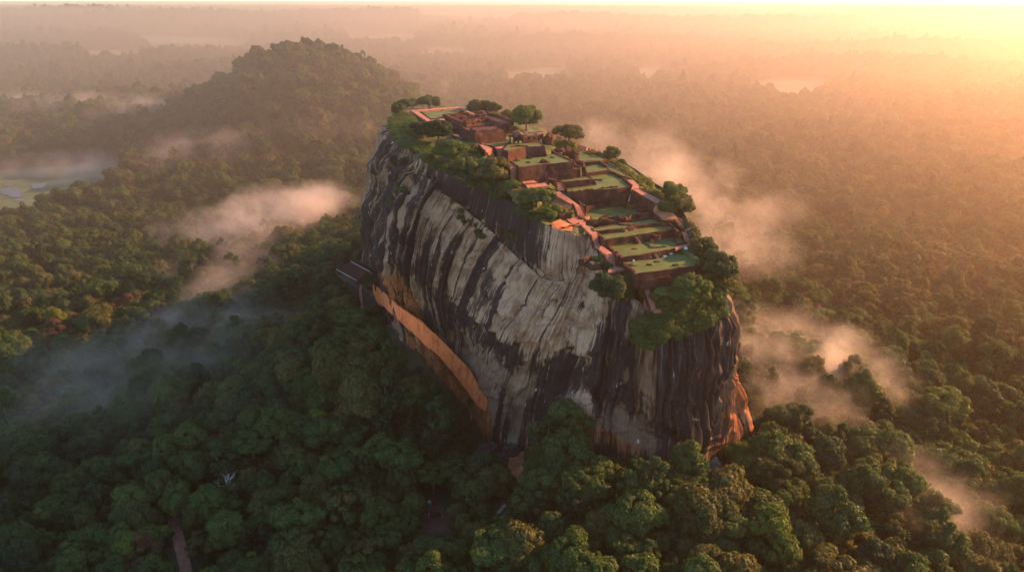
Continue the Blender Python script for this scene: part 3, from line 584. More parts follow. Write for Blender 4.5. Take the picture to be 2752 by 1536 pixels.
for c, pts, z, h, w, lab in ((c1, [(1130,470),(1190,440),(1280,425)], 175.2, 2.0, 1.2, 'short inner wall between the pyramid and the palace rooms'), (c1, [(1190,330),(1240,352)], 175.2, 2.2, 1.2, 'first short partition in the far palace room'), (c1, [(1040,345),(1080,372)], 175.2, 2.2, 1.2, 'second short partition in the far palace room'),
        (c1, [(1240,380),(1290,410)], 175.2, 2.2, 1.2, 'partition in the middle palace room'), (c1, [(900,355),(940,380),(1010,372)], 175.2, 1.6, 1.0, 'low wall in the left corner of the palace rooms'), (c1, [(1600,440),(1640,420),(1690,440),(1650,470)], 173.6, 1.2, 1.0, 'square of low walls right of the palace rooms'),
        (c1, [(1480,300),(1560,320),(1640,345)], 174.6, 1.3, 1.0, 'low wall along the far right edge behind the palace rooms'), (c1, [(600,280),(700,362)], 176.3, .9, .8, 'thin dark kerb inside the left of the red paved frame'), (c1, [(570,278),(960,243)], 176.4, .9, .8, 'thin dark kerb inside the back of the red paved frame'),
        (c1, [(705,366),(860,352)], 176.3, .9, .8, 'thin dark kerb inside the front of the red paved frame'), (c1, [(1310,668),(1480,700),(1590,690)], 171.2, .8, .7, 'low kerb at the top of the twin stairs'), (c1, [(1660,870),(1750,935)], 165.2, 1.0, .8, 'low side wall left of the upper lawn'),
        (c2, [(640,520),(640,560),(700,590)], 161, 1.6, 1.2, 'broken wall end right of the great red wall'), (c2, [(440,935),(520,960),(640,1045)], 150.6, .7, .7, 'thin kerb along the pale stepped flight approach'), (c2, [(880,735),(985,740)], 153.9, .7, 1.0, 'low dark strip of stones on the large sunlit lawn'),
        (c2, [(700,400),(690,525)], 156.6, .8, .8, 'short wall dividing the right lawns'), (c2, [(460,880),(560,870),(690,890)], 153, 1.2, 1.2, 'low broken wall at the left of the large sunlit lawn'), (c2, [(600,950),(690,1010),(770,1100)], 147, 2.4, 1.2, 'left side wall of the sunken court'),
        (c3, [(1140,425),(1210,455)], 139, .4, .8, 'line of stones across the second lawn'), (c3, [(1050,318),(1160,300),(1320,345)], 141.6, .8, 1.4, 'spill of dark brick below the narrow lawn terrace'), (c3, [(1420,185),(1500,245),(1540,300)], 143, 1.2, 1.4, 'crumbling end wall of the narrow lawns on the right'), (c3, [(640,410),(590,330),(500,265)], 142, 1.4, 1.0, 'stepped end wall of the narrow lawns on the left')):
    ruinwall(c, pts, z, h, w, lab, .5, len(lab)+int(z))

# mounds, stones, boulders
for x, y, s in ((1905,835,2.0), (1885,885,1.6), (2040,810,2.6), (2180,825,2.0), (1760,860,2.2)):
    boulder(c1, (x, y), zJ, (s*.8, s*.7, s*.5), {1905: 'dark mound at the back edge of the upper lawn', 1885: 'smallest dark mound in the middle of the upper lawn', 2040: 'dark mound close to the back right of the upper lawn', 2180: 'pale topped mound at the right of the upper lawn', 1760: 'flat grassy mound at the left of the upper lawn'}[x], 'slope' if x in (1760, 2180) else 'brick', 'brick_mound', 'mounds on the upper lawn', cat='mound')
boulder(c1, (2085,885), zJ, (2.8, 2.0, 1.9), 'largest dark mound, near the front of the upper lawn', 'brick', 'brick_mound', 'mounds on the upper lawn', cat='mound')
boulder(c3, (1260,472), zB, (3.2, 1.3, 1.0), 'long brownish stone mound on the second lawn', 'brown_stone', 'stone_mound', 'mounds on the lower lawns', cat='mound')
boulder(c3, (1375,462), zB, (1.5, 1.2, .8), 'round dark mound on the right of the second lawn', 'slope', 'stone_mound', 'mounds on the lower lawns', cat='mound')
boulder(c3, (1010,490), zB, (1.6, .9, .5), 'flat dark mound on the left of the second lawn', 'brick', 'stone_mound', 'mounds on the lower lawns', cat='mound')
boulder(c3, (985,688), zA, (1.9, 1.2, 1.1), 'bushy dark mound at the left of the lowest lawn', 'slope', 'stone_mound', 'mounds on the lower lawns', cat='mound')
boulder(c3, (1190,682), zA, (1.5, 1.0, .7), 'low dark mound in the centre of the lowest lawn', 'brick', 'stone_mound', 'mounds on the lower lawns', cat='mound')
boulder(c3, (1278,645), zA, (1.5, .8, .6), 'slanting dark mound behind the centre of the lowest lawn', 'brick', 'stone_mound', 'mounds on the lower lawns', cat='mound')
boulder(c3, (1510,690), zA, (1.7, 1.0, 1.0), 'earthy mound by the front edge of the lowest lawn', 'slope', 'stone_mound', 'mounds on the lower lawns', cat='mound')
boulder(c2, (835,437), zI, (1.6, .8, .5), 'small dark mound on the uppermost right lawn', 'brick', 'stone_mound', 'mounds on the lower lawns', cat='mound')
for i, (x, y, s) in enumerate(((945,632,.55), (965,625,.7), (990,575,.6), (985,610,.8), (1000,635,.5), (1035,612,.45))):
    boulder(c3, (x, y), zA+(1.2 if y < 600 else .1), (s, s*.7, s*1.5), 'pale upright stone in the cluster at the left back of the lowest lawn', 'pale_stone', 'pale_stone', 'pale stones at the back of the lowest lawn', cat='stone')
for x, y, l in ((1375,577,'flat pale slab at the back wall of the lowest lawn'), (1450,548,'pale slab leaning on the back wall right of the lowest lawn'), (1522,517,'pale slab at the right back corner of the lowest lawn'), (1632,487,'pale upright stone on the grass right of the second lawn'), (1218,590,'pale block left of the small steps behind the lowest lawn')):
    boulder(c3, (x, y), zA+.2 if x < 1600 else 138.6, (.9, .6, .5 if x < 1600 else 1.2), l, 'pale_stone', 'pale_stone', cat='stone')
stairs(c3, (1240,548), (1280,542), (1280,605), (1318,598), 138.7, 136.7, 'tiny stone steps in the back wall of the lowest lawn', 6)
for i in range(34):
    x = 1400+rnd.random()*180; y = 725+rnd.random()*95; s = rnd.uniform(.35, .8)
    boulder(c3, (x, y), 134.6-(y-725)*.02, (s*1.4, s, s*.6), 'pinkish fallen block in the rubble spilling over the lowest wall', 'paving', 'fallen_block', 'fallen blocks on the lowest wall', rnd.random()*3, 'stone')
boulder(c2, (1345,985), 146.5, (2.2, 1.4, 4.2), 'white streaked boulder against the side wall of the sunken court', 'pale_stone', 'boulder', None, .5)
boulder(c2, (1400,1060), 144.3, (2.6, 1.2, 1.6), 'lower white streaked boulder at the corner of the sunken court', 'pale_stone', 'boulder', None, .5)
for x, y, z, s, l in ((1230,985,146,(2.6,1.8,2.8),'dark boulder at the back right corner of the sunken court'), (1330,1080,143.9,(4,1.4,1.2),'flat dark rock on the floor of the sunken court'), (1470,1110,144,(3.6,1.6,1.5),'dark rock at the right end of the sunken court'), (640,470,156.5,(3.2,2.6,4.6),'large dark boulder right of the upper lawn'), (560,420,158.5,(3.4,2.6,4.2),'dark boulder behind the upper lawn corner'), (460,385,161,(3.4,2.2,2.2),'reddish broken rock behind the upper lawn'), (725,585,154.5,(2.4,2.6,4.6),'dark boulder at the right end of the great red wall'), (1200,700,154,(1.8,1,1),'small rock on the lawn by the edge walk')):
    boulder(c2, (x, y), z, s, l, 'brick')
boulder(c1, (2130,640), 166.5, (3.6, 3.0, 5.5), 'tall dark rock with a cave like hollow beside the ruined building', 'brick')
boulder(c3, (1460,905), 129.2, (1.7, 1.0, .5), 'flat pale slab on the grass under the lowest wall', 'paving', cat='stone', name='stone_slab')

# the small ruined building with openings
B0 = atz(*c1(1655,655), zL); B1 = atz(*c1(1825,655), zL); B2 = atz(*c1(2025,628), zL)
br = empty('ruined_building', B0); tag(br, 'small crumbling brown building with dark openings and a grassy roof', 'building')
def pierced(a, b, h, opens, thick, name='wall'):
    a = a-B0; b = b-B0; L = (b-a).length; t = (b-a).normalized(); s = Vector((-t.y, t.x, 0)); m = MB(); xs_ = [0.0]
    for o0, o1, z0, z1 in opens: xs_ += [o0*L, o1*L]
    xs_.append(L); rz = math.atan2(t.y, t.x)
    for i in range(len(xs_)-1):
        x0, x1 = xs_[i], xs_[i+1]; w = x1-x0
        if w < .05: continue
        if i % 2 == 0: spans = [(0, h*rnd.uniform(.9, 1.08))]
        else: spans = [(0, opens[i//2][2]*h), (opens[i//2][3]*h, h*rnd.uniform(.88, 1.0))]
        for z0, z1 in spans:
            if z1-z0 > .05:
                c = a+t*((x0+x1)/2)+s*thick/2; m.box((c.x, c.y, (z0+z1)/2), (w-.004, thick*rnd.uniform(.92, 1.08), z1-z0), rz, .97)
    link(name, m.mesh(name), M['brick'], br)
pierced(B0, B1, 5.2, [(.12, .30, 0, .72), (.42, .58, 0, .72), (.72, .88, 0, .75)], 1.0)
pierced(B1, B2, 4.6, [(.25, .36, .42, .72), (.62, .72, .30, .62), (.84, .95, 0, .6)], 1.0)
bk = Vector((2.5, 6.5, 0)); pierced(B0+bk, B2+bk, 4.8, [(.4, .5, .3, .6)], 1.0, 'back_wall')
m = MB(); q = [B0-B0, B1-B0, B2-B0, B2-B0+bk, B0-B0+bk]; m.add([v+Vector((0, 0, 4.35+rnd.uniform(-.2, .3))) for v in q]+[v+Vector((0, 0, 3.9)) for v in q], [(0, 1, 2, 3, 4), (9, 8, 7, 6, 5)]+[(i, i+5, (i+1) % 5+5, (i+1) % 5) for i in range(5)])
link('roof', m.mesh('roof'), M['brown_stone'], br)
dm = lump_mesh('dome', (3.4, 2.8, 2.6), 3.3); o = link('dome', dm, M['brown_stone'], br, (B1-B0)*.45+Vector((.9, 2.4, 4.6)))

# the natural surface of the summit, pressed under the terraces
SPOTS = [(c1, ((1250,790,162),(1330,760,166.5),(1400,900,160),(1150,700,166),(1000,480,171.2),(900,440,172),(700,430,173),(560,350,174.5),(1600,1000,157),(1500,1090,155),(1600,1170,153),(1850,1220,152.5),(2000,1300,150),(1720,450,172.5),(1700,300,173),(1500,260,175),(1100,160,175.5))),
         (c2, ((300,1020,149),(560,1120,145.5),(320,330,163),(540,350,160),(900,400,157),(1150,560,155),(1400,730,153),(1600,900,151),(1820,1010,148.6),(640,640,155.5),(690,650,154.6),(460,690,156.4),(420,640,157))),
         (c3, ((450,600,136.5),(560,650,135),(600,760,131),(800,830,131),(950,930,128),(1250,950,130),(1430,870,130.6),(1600,850,130.6),(1300,1100,125.5),(1500,1000,127),(1700,900,128),(1150,1120,124),(1600,500,138.2),(1750,560,137),(1700,480,138.5),(1850,700,132)))]
GS = [(p.x, p.y, p.z) for p in RIM]+[tuple(atz(*c(x, y), z)) for c, qs in SPOTS for x, y, z in qs]
GS = np.array(GS)
TP = np.array([(x, y, z+.6-dd) for pl, z, dd in TERR for x, y in pl]); GS = np.concatenate([GS, TP])
def sumz(x, y):
    x = np.asarray(x, float); y = np.asarray(y, float); shp = x.shape; x = x.ravel(); y = y.ravel()
    w = 1/((x[:, None]-GS[None, :, 0])**2+(y[:, None]-GS[None, :, 1])**2+3.0)**2
    z = (w*GS[None, :, 2]).sum(1)/w.sum(1); z += vnoise(x, y, .22, 3)*.8
    for pl, zt, _ in TERR:
        ins = inpoly(x, y, pl); z = np.where(ins, np.minimum(z, zt), z)
    return z.reshape(shp)
mnx, mxx = min(p.x for p in RIM), max(p.x for p in RIM); mny, mxy = min(p.y for p in RIM), max(p.y for p in RIM)
xx = np.arange(mnx-3, mxx+3, 1.2); yy = np.arange(mny-3, mxy+3, 1.2); GXs, GYs = np.meshgrid(xx, yy)
RIMS = [(float(a), float(b)) for a, b in G[::4, 0, :2]]
ins = inpoly(GXs, GYs, RIMS); GZs = np.full(GXs.shape, 0.0); GZs[:] = sumz(GXs, GYs)
de = polydist(GXs, GYs, RIMS); GZs -= np.clip(1-de/3.0, 0, 1)**2*1.3
gi = np.arange(GXs.size).reshape(GXs.shape); keep = ins[:-1, :-1]+ins[1:, :-1]+ins[1:, 1:]+ins[:-1, 1:] if False else (ins[:-1, :-1].astype(int)+ins[1:, :-1]+ins[1:, 1:]+ins[:-1, 1:] >= 3)
F = np.stack([gi[:-1, :-1], gi[:-1, 1:], gi[1:, 1:], gi[1:, :-1]], -1)[keep]
sg_ = link('summit_ground', mesh('summit_ground', np.stack([GXs, GYs, GZs], -1).reshape(-1, 3), [tuple(map(int, f)) for f in F], True), M['slope']); tag(sg_, kind='structure')

from mathutils.bvhtree import BVHTree
SUMBVH = BVHTree.FromPolygons([tuple(v.co) for v in sg_.data.vertices], [tuple(p.vertices) for p in sg_.data.polygons])
def gz(P, tol=9.0):
    h = SUMBVH.ray_cast(P+Vector((0, 0, 40)), Vector((0, 0, -1)))[0]
    return Vector((P.x, P.y, h.z)) if h is not None and abs(h.z-P.z) < tol else P
def ghit(u, v, P, tol=9.0):
    h = SUMBVH.ray_cast(Vector((0, 0, CAM_H)), Vector(ray(u, v)).normalized())[0]
    return h if h is not None and (h-P).length < tol*3 else P

# the plastered wall along the ledge of the left face, and the pavilion and steps at its far end
from mathutils.bvhtree import BVHTree
ROCKBVH = BVHTree.FromPolygons([tuple(v.co) for v in rock.data.vertices], [tuple(p.vertices) for p in rock.data.polygons])
CAMP = Vector((0, 0, CAM_H))
def hit(u, v, back=0.0):
    d = Vector(ray(u, v)).normalized(); h = ROCKBVH.ray_cast(CAMP, d)
    return None if h[0] is None else h[0]-d*back
WT = [(938,714),(948,722),(975,745),(1000,768),(1060,810),(1120,868),(1180,930),(1210,985),(1225,1005)]
WB = [(938,735),(950,760),(968,772),(1000,800),(1050,848),(1110,900),(1160,962),(1195,1010),(1222,1036)]
g = []
for i in range(len(WT)-1):
    for k in range(6):
        t = k/6; g.append((Vector(WT[i]).lerp(Vector(WT[i+1]), t), Vector(WB[i]).lerp(Vector(WB[i+1]), t)))
g.append((Vector(WT[-1]), Vector(WB[-1])))
ysw = []
for a, b in g:
    hs = [hit(*D(*(a.lerp(b, t)))) for t in (0, .25, .5, .75, 1)]; hs = [h.y for h in hs if h]; ysw.append(min(hs) if hs else None)
last = next(y for y in ysw if y); ysw = [(last := (y if y else last)) for y in ysw]
ysw = [np.mean(ysw[max(0, i-4):i+5])-2.2 for i in range(len(ysw))]
o = atY(*D(*g[20][1]), ysw[20]); vs = []; n = len(g)
for i, (a, b) in enumerate(g):
    top = atY(*D(a.x, a.y+3.0*noise.noise(Vector((i*.45, 0, 0)))+1.5*noise.noise(Vector((i*1.1, 4, 0)))), ysw[i]+.5); bot = atY(*D(b.x, b.y+3.5*noise.noise(Vector((i*.4, 9, 0)))), ysw[i]-.6); th = Vector((.67, .45, 0))*1.0
    vs += [bot-o-Vector((0, 0, .5)), top-o, top-o+th, bot-o+th-Vector((0, 0, .5))]
fs = [(i*4+k, i*4+(k+1) % 4, i*4+4+(k+1) % 4, i*4+4+k) for i in range(n-1) for k in range(4)]+[(3, 2, 1, 0), (n*4-4, n*4-3, n*4-2, n*4-1)]
tag(link('plastered_wall', mesh('plastered_wall', vs, fs), M['plaster'], None, o), 'long smooth orange plastered wall curving along a ledge of the cliff', 'wall', None, 'thing')

def c8(x, y): return 860+x/5.532, 600+y/5.532
p = [atz(*c8(245, 685), 74.0), atz(*c8(545, 850), 74.0), atz(*c8(735, 715), 77.5), atz(*c8(455, 565), 77.5)]
o = (p[0]+p[2])/2; o.z = 66; pv = empty('pavilion', o); tag(pv, 'dark brown roofed pavilion at the far left foot of the cliff', 'pavilion')
bk = [p[3]+(p[3]-p[0])*.8, p[2]+(p[2]-p[1])*.8]
for q in bk: q.z = 74.4
m = MB(); q = [v-o for v in (p[0], p[1], p[2], p[3], bk[1], bk[0])]; dn = Vector((0, 0, -.35))
m.add(q+[v+dn for v in q], [(0, 1, 2, 3), (3, 2, 4, 5), (9, 8, 7, 6), (11, 10, 8, 9), (0, 6, 7, 1), (1, 7, 8, 2), (2, 8, 10, 4), (4, 10, 11, 5), (5, 11, 9, 3), (3, 9, 6, 0)]); link('roof', m.mesh('roof'), M['roof'], pv)
m = MB()
for a, b in ((q[0], q[1]), (q[3], q[2])): m.tube([a+Vector((0, 0, .1)), b+Vector((0, 0, .1))], [.16, .16], 5)
link('roof_edge', m.mesh('roof_edge'), M['metal'], pv)
for t in (.06, .36, .66, .94):
    for a, b in ((q[0], q[1]), (q[5], q[4])):
        c = a.lerp(b, t); k = MB(); k.tube([(c.x, c.y, c.z-.2), (c.x, c.y, -3)], [.22, .24]); link('post', k.mesh('post'), M['wood'], pv)
m = MB(); m.add([v+Vector((0, 0, 3.2-v.z)) for v in (q[0], q[1], q[4], q[5])]+[v+Vector((0, 0, 2.7-v.z)) for v in (q[0], q[1], q[4], q[5])], [(0, 1, 2, 3), (7, 6, 5, 4)]+[(i, i+4, (i+1) % 4+4, (i+1) % 4) for i in range(4)]); link('floor', m.mesh('floor'), M['wood'], pv)
o = atz(*c8(640, 1240), 60); cs = empty('curved_stairway', o); tag(cs, 'narrow curving brick stairway dropping from the pavilion beside the cliff foot', 'stairs')
m = MB(); w = MB(); cl = [(607, 915, 72.5), (603, 960, 71), (600, 1020, 69), (603, 1080, 67), (612, 1140, 65), (622, 1190, 63), (632, 1240, 61)]
P = [atz(*c8(x, y), z)-o for x, y, z in cl]
for i in range(len(P)-1):
    for k in range(7):
        a = P[i].lerp(P[i+1], k/7); b = P[i].lerp(P[i+1], (k+1)/7); c = (a+b)/2; rz = math.atan2(b.y-a.y, b.x-a.x); L = math.hypot(b.x-a.x, b.y-a.y)+.02; m.box((c.x, c.y, a.z-.9), (L, 2.3, 1.8), rz)
for sd in (-1, 1):
    pts = []
    for i, a in enumerate(P):
        t = P[min(i+1, len(P)-1)]-P[max(i-1, 0)]; t.z = 0; t.normalize(); pts.append(a+Vector((t.y, -t.x, 0))*sd*1.25+Vector((0, 0, .5)))
    k = MB(); k.tube(pts, [.3]*len(pts), 5); link('side_wall', k.mesh('side_wall'), M['brick'], cs)
link('steps', m.mesh('steps'), M['paving'], cs)

# ------------------------------------------------------------------ trees and bushes
def tuft_mesh(name, lumps, leaves, size, seed, core=.80, spread=.55, droop=0.0, skip=None):
    """leaf tufts spread over many small lumps; lumps: (centre, radius, squash)"""
    r = np.random.default_rng(seed); vs = []; tn = []; fs = []; nv = 0
    cx = np.mean([l[0] for l in lumps], axis=0)
    for (c, rad, sq) in lumps:
        c = np.array(c, float); k = max(8, int(leaves*rad*rad)); d = r.normal(size=(k*2, 3)); d /= np.linalg.norm(d, axis=1)[:, None]
        w = d@((c-cx)/(np.linalg.norm(c-cx)+1e-6)); d = d[(w > -.45) & (d[:, 2] > -.75)][:k]; k = len(d)
        if not k: continue
        bump_ = 1+.16*np.sin(d[:, 0]*7+seed+c[0])*np.cos(d[:, 1]*6+c[1])+.10*np.sin(d[:, 2]*11+c[2])
        p = c+d*np.array([1, 1, sq])*(rad*bump_*r.uniform(.74, 1.16, k))[:, None]
        p[:, 2] -= droop*np.hypot(p[:, 0], p[:, 1])**2*.01
        nrm = d+r.normal(size=(k, 3))*spread*.7; nrm[:, 2] += .25; nrm /= np.linalg.norm(nrm, axis=1)[:, None]
        a = np.cross(nrm, r.normal(size=(k, 3))); a /= np.linalg.norm(a, axis=1)[:, None]; b = np.cross(nrm, a)
        s = (size*r.uniform(.6, 1.35, k))[:, None]
        q = np.stack([p+a*s, p+b*s*.62+nrm*s*.15, p-a*s*.9, p-b*s*.62+nrm*s*.15], 1).reshape(-1, 3)
        vs.append(q); t0 = r.uniform(0, 1); tn.append(np.clip(t0*.75+np.repeat(r.uniform(0, .25, k), 4), 0, 1)); fs.append(np.arange(k*4).reshape(-1, 4)+nv); nv += k*4
        bm = bmesh.new(); bmesh.ops.create_icosphere(bm, subdivisions=1, radius=1.0); iv = np.array([v.co[:] for v in bm.verts]); ff = [[v.index for v in f.verts] for f in bm.faces]; bm.free()
        iv = iv*np.array([1, 1, sq])*rad*core*r.uniform(.9, 1.1, (len(iv), 1))+c
        iv[:, 2] -= droop*np.hypot(iv[:, 0], iv[:, 1])**2*.01
        vs.append(iv); tn.append(np.full(len(iv), t0*.7)); fs.append([[i+nv for i in f] for f in ff]); nv += len(iv)
    V = np.concatenate(vs); F = [tuple(int(i) for i in f) for g in fs for f in g]
    me = mesh(name, V, F); at = me.attributes.new('tone', 'FLOAT', 'POINT'); at.data.foreach_set('value', np.concatenate(tn).astype(np.float32)); return me
def crown_lumps(R, h, z0, nl, seed, flat=1.0, lean=0.0, rag=0.0):
    r = random.Random(seed); out = []
    for i in range(int(nl*1.35)):
        ph = r.uniform(0, 2*math.pi); zz = r.uniform(-.6, 1.0); rr = math.sqrt(max(0, 1-zz*zz))*r.uniform(.55, 1.0); k = r.choice((r.uniform(.12, .20), r.uniform(.17, .27), r.uniform(.26, .38)))*(1.12-.2*abs(zz))*(1-.25*rag); rr *= 1+rag*r.uniform(-.2, .55); zz *= 1+rag*r.uniform(-.3, .3)
        out.append(((R*.74*rr*math.cos(ph)*r.uniform(.8, 1.15)+lean*zz, R*.74*rr*math.sin(ph), z0+h*.5+zz*h*.40*r.uniform(.85, 1.1)), R*k, .8*flat))
    out.append(((0, 0, z0+h*.42), R*(.52-.2*rag), h/(2.1*R))); return out
def trunk_mesh(h, r0, seed, limbs=4, spread=4.0, top=.9):
    r = random.Random(seed); m = MB(); bx, by = r.uniform(-.5, .5), r.uniform(-.5, .5)
    m.tube([(0, 0, -2), (bx*.3, by*.3, h*.3), (bx, by, h*.65), (bx*1.4, by*1.4, h*top)], [r0*1.25, r0, r0*.7, r0*.3], 7)
    for k in range(limbs):
        a = 2*math.pi*(k+r.random()*.6)/limbs; z = h*r.uniform(.42, .66); L = spread*r.uniform(.7, 1.1)
        m.tube([(bx*.7, by*.7, z), (bx+math.cos(a)*L*.5, by+math.sin(a)*L*.5, z+L*.35), (bx+math.cos(a)*L, by+math.sin(a)*L, z+L*.8)], [r0*.5, r0*.32, r0*.12], 5)
    return m.mesh('trunk', True)
# crown kinds: mean radius, height, base, lumps, flatness, leaf material, words
KINDS = [('broad dark green round tree', 8.0, 11, 4, 26, .9, 'leaf_dark'), ('dark green tree with a lumpy crown', 7.0, 13, 4, 30, 1.0, 'leaf_dark'), ('tall narrow dark green tree', 5.6, 16, 4, 26, 1.1, 'leaf_dark'),
         ('mid green dome shaped tree', 7.6, 11, 4, 28, .9, 'leaf_mid'), ('mid green tree of many small clumps', 7.0, 12, 4, 40, .9, 'leaf_mid'), ('flat topped mid green tree', 8.6, 7.5, 9, 26, .6, 'leaf_mid'),
         ('olive green round tree', 7.4, 11, 4, 28, .95, 'leaf_olive'), ('olive tree with a ragged wide crown', 8.4, 9.5, 6, 22, .75, 'leaf_olive'), ('bright yellowish green tree', 6.4, 11, 4, 26, .95, 'leaf_yellow'),
         ('brownish russet tree', 7.2, 10, 5, 26, .9, 'leaf_russet'), ('small dark bushy tree', 5.2, 7.5, 2, 18, .9, 'leaf_dark'), ('olive brown tall tree', 6.0, 14, 5, 26, 1.0, 'leaf_olive')]
KW = np.array([14, 14, 7, 13, 12, 6, 12, 7, 3.5, 3.5, 4, 6.]); KW /= KW.sum()
CROWNS, TRUNKS = [], []
for i, (lab, R, h, z0, nl, fl, mt) in enumerate(KINDS):
    me = tuft_mesh('crown', crown_lumps(R, h, z0, nl, 40+i, fl, 0, (0, .3, .6, .2, .5, .6, 0, 1, .4, .7, .4, 1)[i]), 135, .44, 60+i, .62); me.materials.append(M[mt]); CROWNS.append(me)
    tm = trunk_mesh(z0+h*.75, .45, i, 4, R*.5); tm.materials.append(M['bark']); TRUNKS.append(tm)
def palm_meshes():
    m = MB(); m.tube([(0, 0, -2), (.3, .1, 6), (.2, .5, 13)], [.35, .26, .2]); t = m.mesh('trunk', True); m = MB(); r = random.Random(5)
    for k in range(22):
        a = 2*math.pi*k/22+r.random()*.2; up = r.uniform(-.1, .8); L = r.uniform(3.6, 4.8); prev = Vector((.2, .5, 13)); d = Vector((math.cos(a), math.sin(a), up)); s = Vector((-math.sin(a), math.cos(a), 0))
        for j in range(5):
            q = prev+d*L/5; w0, w1 = .85*(1-j/5.6), .85*(1-(j+1)/5.6); n = len(m.v)
            m.add([prev+s*w0-Vector((0, 0, w0*.45)), prev, prev-s*w0-Vector((0, 0, w0*.45)), q+s*w1-Vector((0, 0, w1*.45)), q, q-s*w1-Vector((0, 0, w1*.45))], [(0, 1, 4, 3), (1, 2, 5, 4)]); prev = q; d.z -= .3; d.normalize()
    c = m.mesh('crown'); return t, c
def place_tree(name, label, group, loc, cr, tr, s=1.0, rz=0.0, sz=None, cat='tree'):
    e = empty(name, loc); e.scale = (s, s, sz or s); e.rotation_euler[2] = rz; tag(e, label, cat, group)
    if tr: link('trunk', tr, None, e)
    link('crown', cr, None, e); return e

# --- the trees and bushes of the summit, each with its own crown
def summit_tree(c, xy, z, Rpx, hpx, mt, label, seed, trunk=.3, name='tree', nl=24, flat=.9, group=None, dens=130, cat='tree'):
    """xy: foot in the crop, Rpx: crown half width, hpx: full height, both in crop pixels"""
    L = ghit(*c(*xy), atz(*c(*xy), z)); L.z -= .2; dist = (L-CAMP).length; k = dist/FPX/S_; R = Rpx*k*1.22; H = hpx*k*1.12; z0 = H*trunk; h = H-z0
    me = tuft_mesh('crown', crown_lumps(R, h, z0, nl, seed, flat, 0, .5), 1.0*dens*(5.0/R)**1.1, .30+R*.022, seed+100, .66); me.materials.append(M[mt])
    tm = trunk_mesh(z0+h*.7, max(.12, R*.06), seed, 4, R*.55); tm.materials.append(M['bark'])
    return place_tree(name, label, group, L, me, tm, cat=cat)
T = summit_tree
T(c1, (1865,500), 172.4, 155, 275, 'leaf_mid', 'large round green tree behind the ruined building on the summit', 1, .12, nl=34)
T(c1, (2370,690), 162, 165, 230, 'leaf_olive', 'wide airy olive tree with bare stems on the right summit edge', 2, .35, nl=26, flat=.7, dens=70)
T(c1, (1265,270), 174.5, 115, 125, 'leaf_dark', 'left of the two joined dark trees beyond the far end of the ruins', 3, .08)
T(c1, (1430,295), 174, 105, 120, 'leaf_dark', 'right of the two joined dark trees beyond the far end of the ruins', 4, .08)
T(c1, (1640,350), 172, 90, 80, 'leaf_olive', 'faint low olive bush left of the large round tree', 5, .05, 'bush', cat='bush', dens=70)
T(c1, (690,210), 175.3, 115, 110, 'leaf_mid', 'rightmost of the green bushes at the far left corner of the summit', 6, .05, 'bush', cat='bush')
T(c1, (495,225), 175.3, 70, 100, 'leaf_mid', 'middle green bush at the far left corner of the summit', 7, .05, 'bush', cat='bush')
T(c1, (400,250), 174.5, 75, 110, 'leaf_dark', 'dark bush beside the middle one at the far left corner of the summit', 8, .05, 'bush', cat='bush')
T(c1, (310,310), 172.6, 80, 130, 'leaf_dark', 'dark bush on the very edge at the far left corner of the summit', 9, .05, 'bush', cat='bush')
T(c1, (800,640), 168.5, 150, 240, 'leaf_dark', 'big dark rounded tree left of the brick pyramid', 10, .06, nl=30)
T(c1, (620,590), 168.6, 110, 190, 'leaf_dark', 'dark bushy tree on the left slope left of the pyramid', 11, .05)
T(c1, (950,900), 160.5, 165, 270, 'leaf_mid', 'bright green round tree on the left edge below the pyramid', 12, .06, nl=34)
T(c1, (1140,1010), 157.2, 130, 170, 'leaf_mid', 'low green bushy tree between two larger ones on the left edge', 13, .05)
T(c1, (1480,1130), 154.6, 175, 260, 'leaf_olive', 'broad drooping olive green tree left of the stairs by the great red wall', 14, .08, nl=34)
T(c1, (1340,1050), 156.5, 90, 140, 'leaf_dark', 'dark bush squeezed behind the broad drooping tree', 15, .05, 'bush', cat='bush')
T(c1, (1690,1230), 152.2, 90, 125, 'leaf_mid', 'small green tree beside the paved squares', 16, .2)
T(c1, (1610,1290), 150.5, 90, 90, 'leaf_dark', 'dark bush under the small tree by the paved squares', 17, .05, 'bush', cat='bush')
T(c2, (190,1060), 149, 200, 205, 'leaf_mid', 'wide flat crowned green tree at the bend of the left edge', 18, .25, nl=30, flat=.65)
T(c2, (330,1200), 146.5, 130, 170, 'leaf_yellow', 'rounded yellow green bush above the grey rock bastion', 19, .03, 'bush', cat='bush', nl=28)
T(c2, (60,1100), 148, 90, 110, 'leaf_dark', 'dark bush left of the wide flat crowned tree', 20, .03, 'bush', cat='bush')
T(c2, (1085,490), 154, 95, 140, 'leaf_mid', 'small round tree on the right summit edge', 21, .1)
T(c2, (1840,965), 149, 145, 165, 'leaf_mid', 'upper of the two green trees at the right corner by the sunken court', 22, .12, nl=28)
T(c2, (1880,1150), 146.6, 180, 200, 'leaf_olive', 'lower of the two green trees at the right corner, bushy to the ground', 23, .04, nl=32)
T(c2, (1210,560), 154.4, 45, 70, 'leaf_olive', 'little bush on the right edge just below the small round tree', 24, .05, 'bush', cat='bush')
T(c3, (1840,560), 136.2, 135, 180, 'leaf_olive', 'olive tree at the right edge beside the lowest lawns', 25, .08, nl=28)
T(c3, (2010,840), 129.5, 200, 260, 'leaf_dark', 'large dark tree leaning over the right front corner', 26, .08, nl=36)
T(c3, (2060,950), 126, 120, 130, 'leaf_olive', 'lower dark olive bush under the large leaning tree', 27, .04, 'bush', cat='bush')
T(c3, (1680,1130), 123.5, 215, 300, 'leaf_mid', 'big rounded green tree on the front grass slope', 28, .06, nl=40)
T(c3, (930,960), 128.5, 120, 190, 'leaf_dark', 'dark green tree at the left of the last stairs, upper one', 29, .06, nl=26)
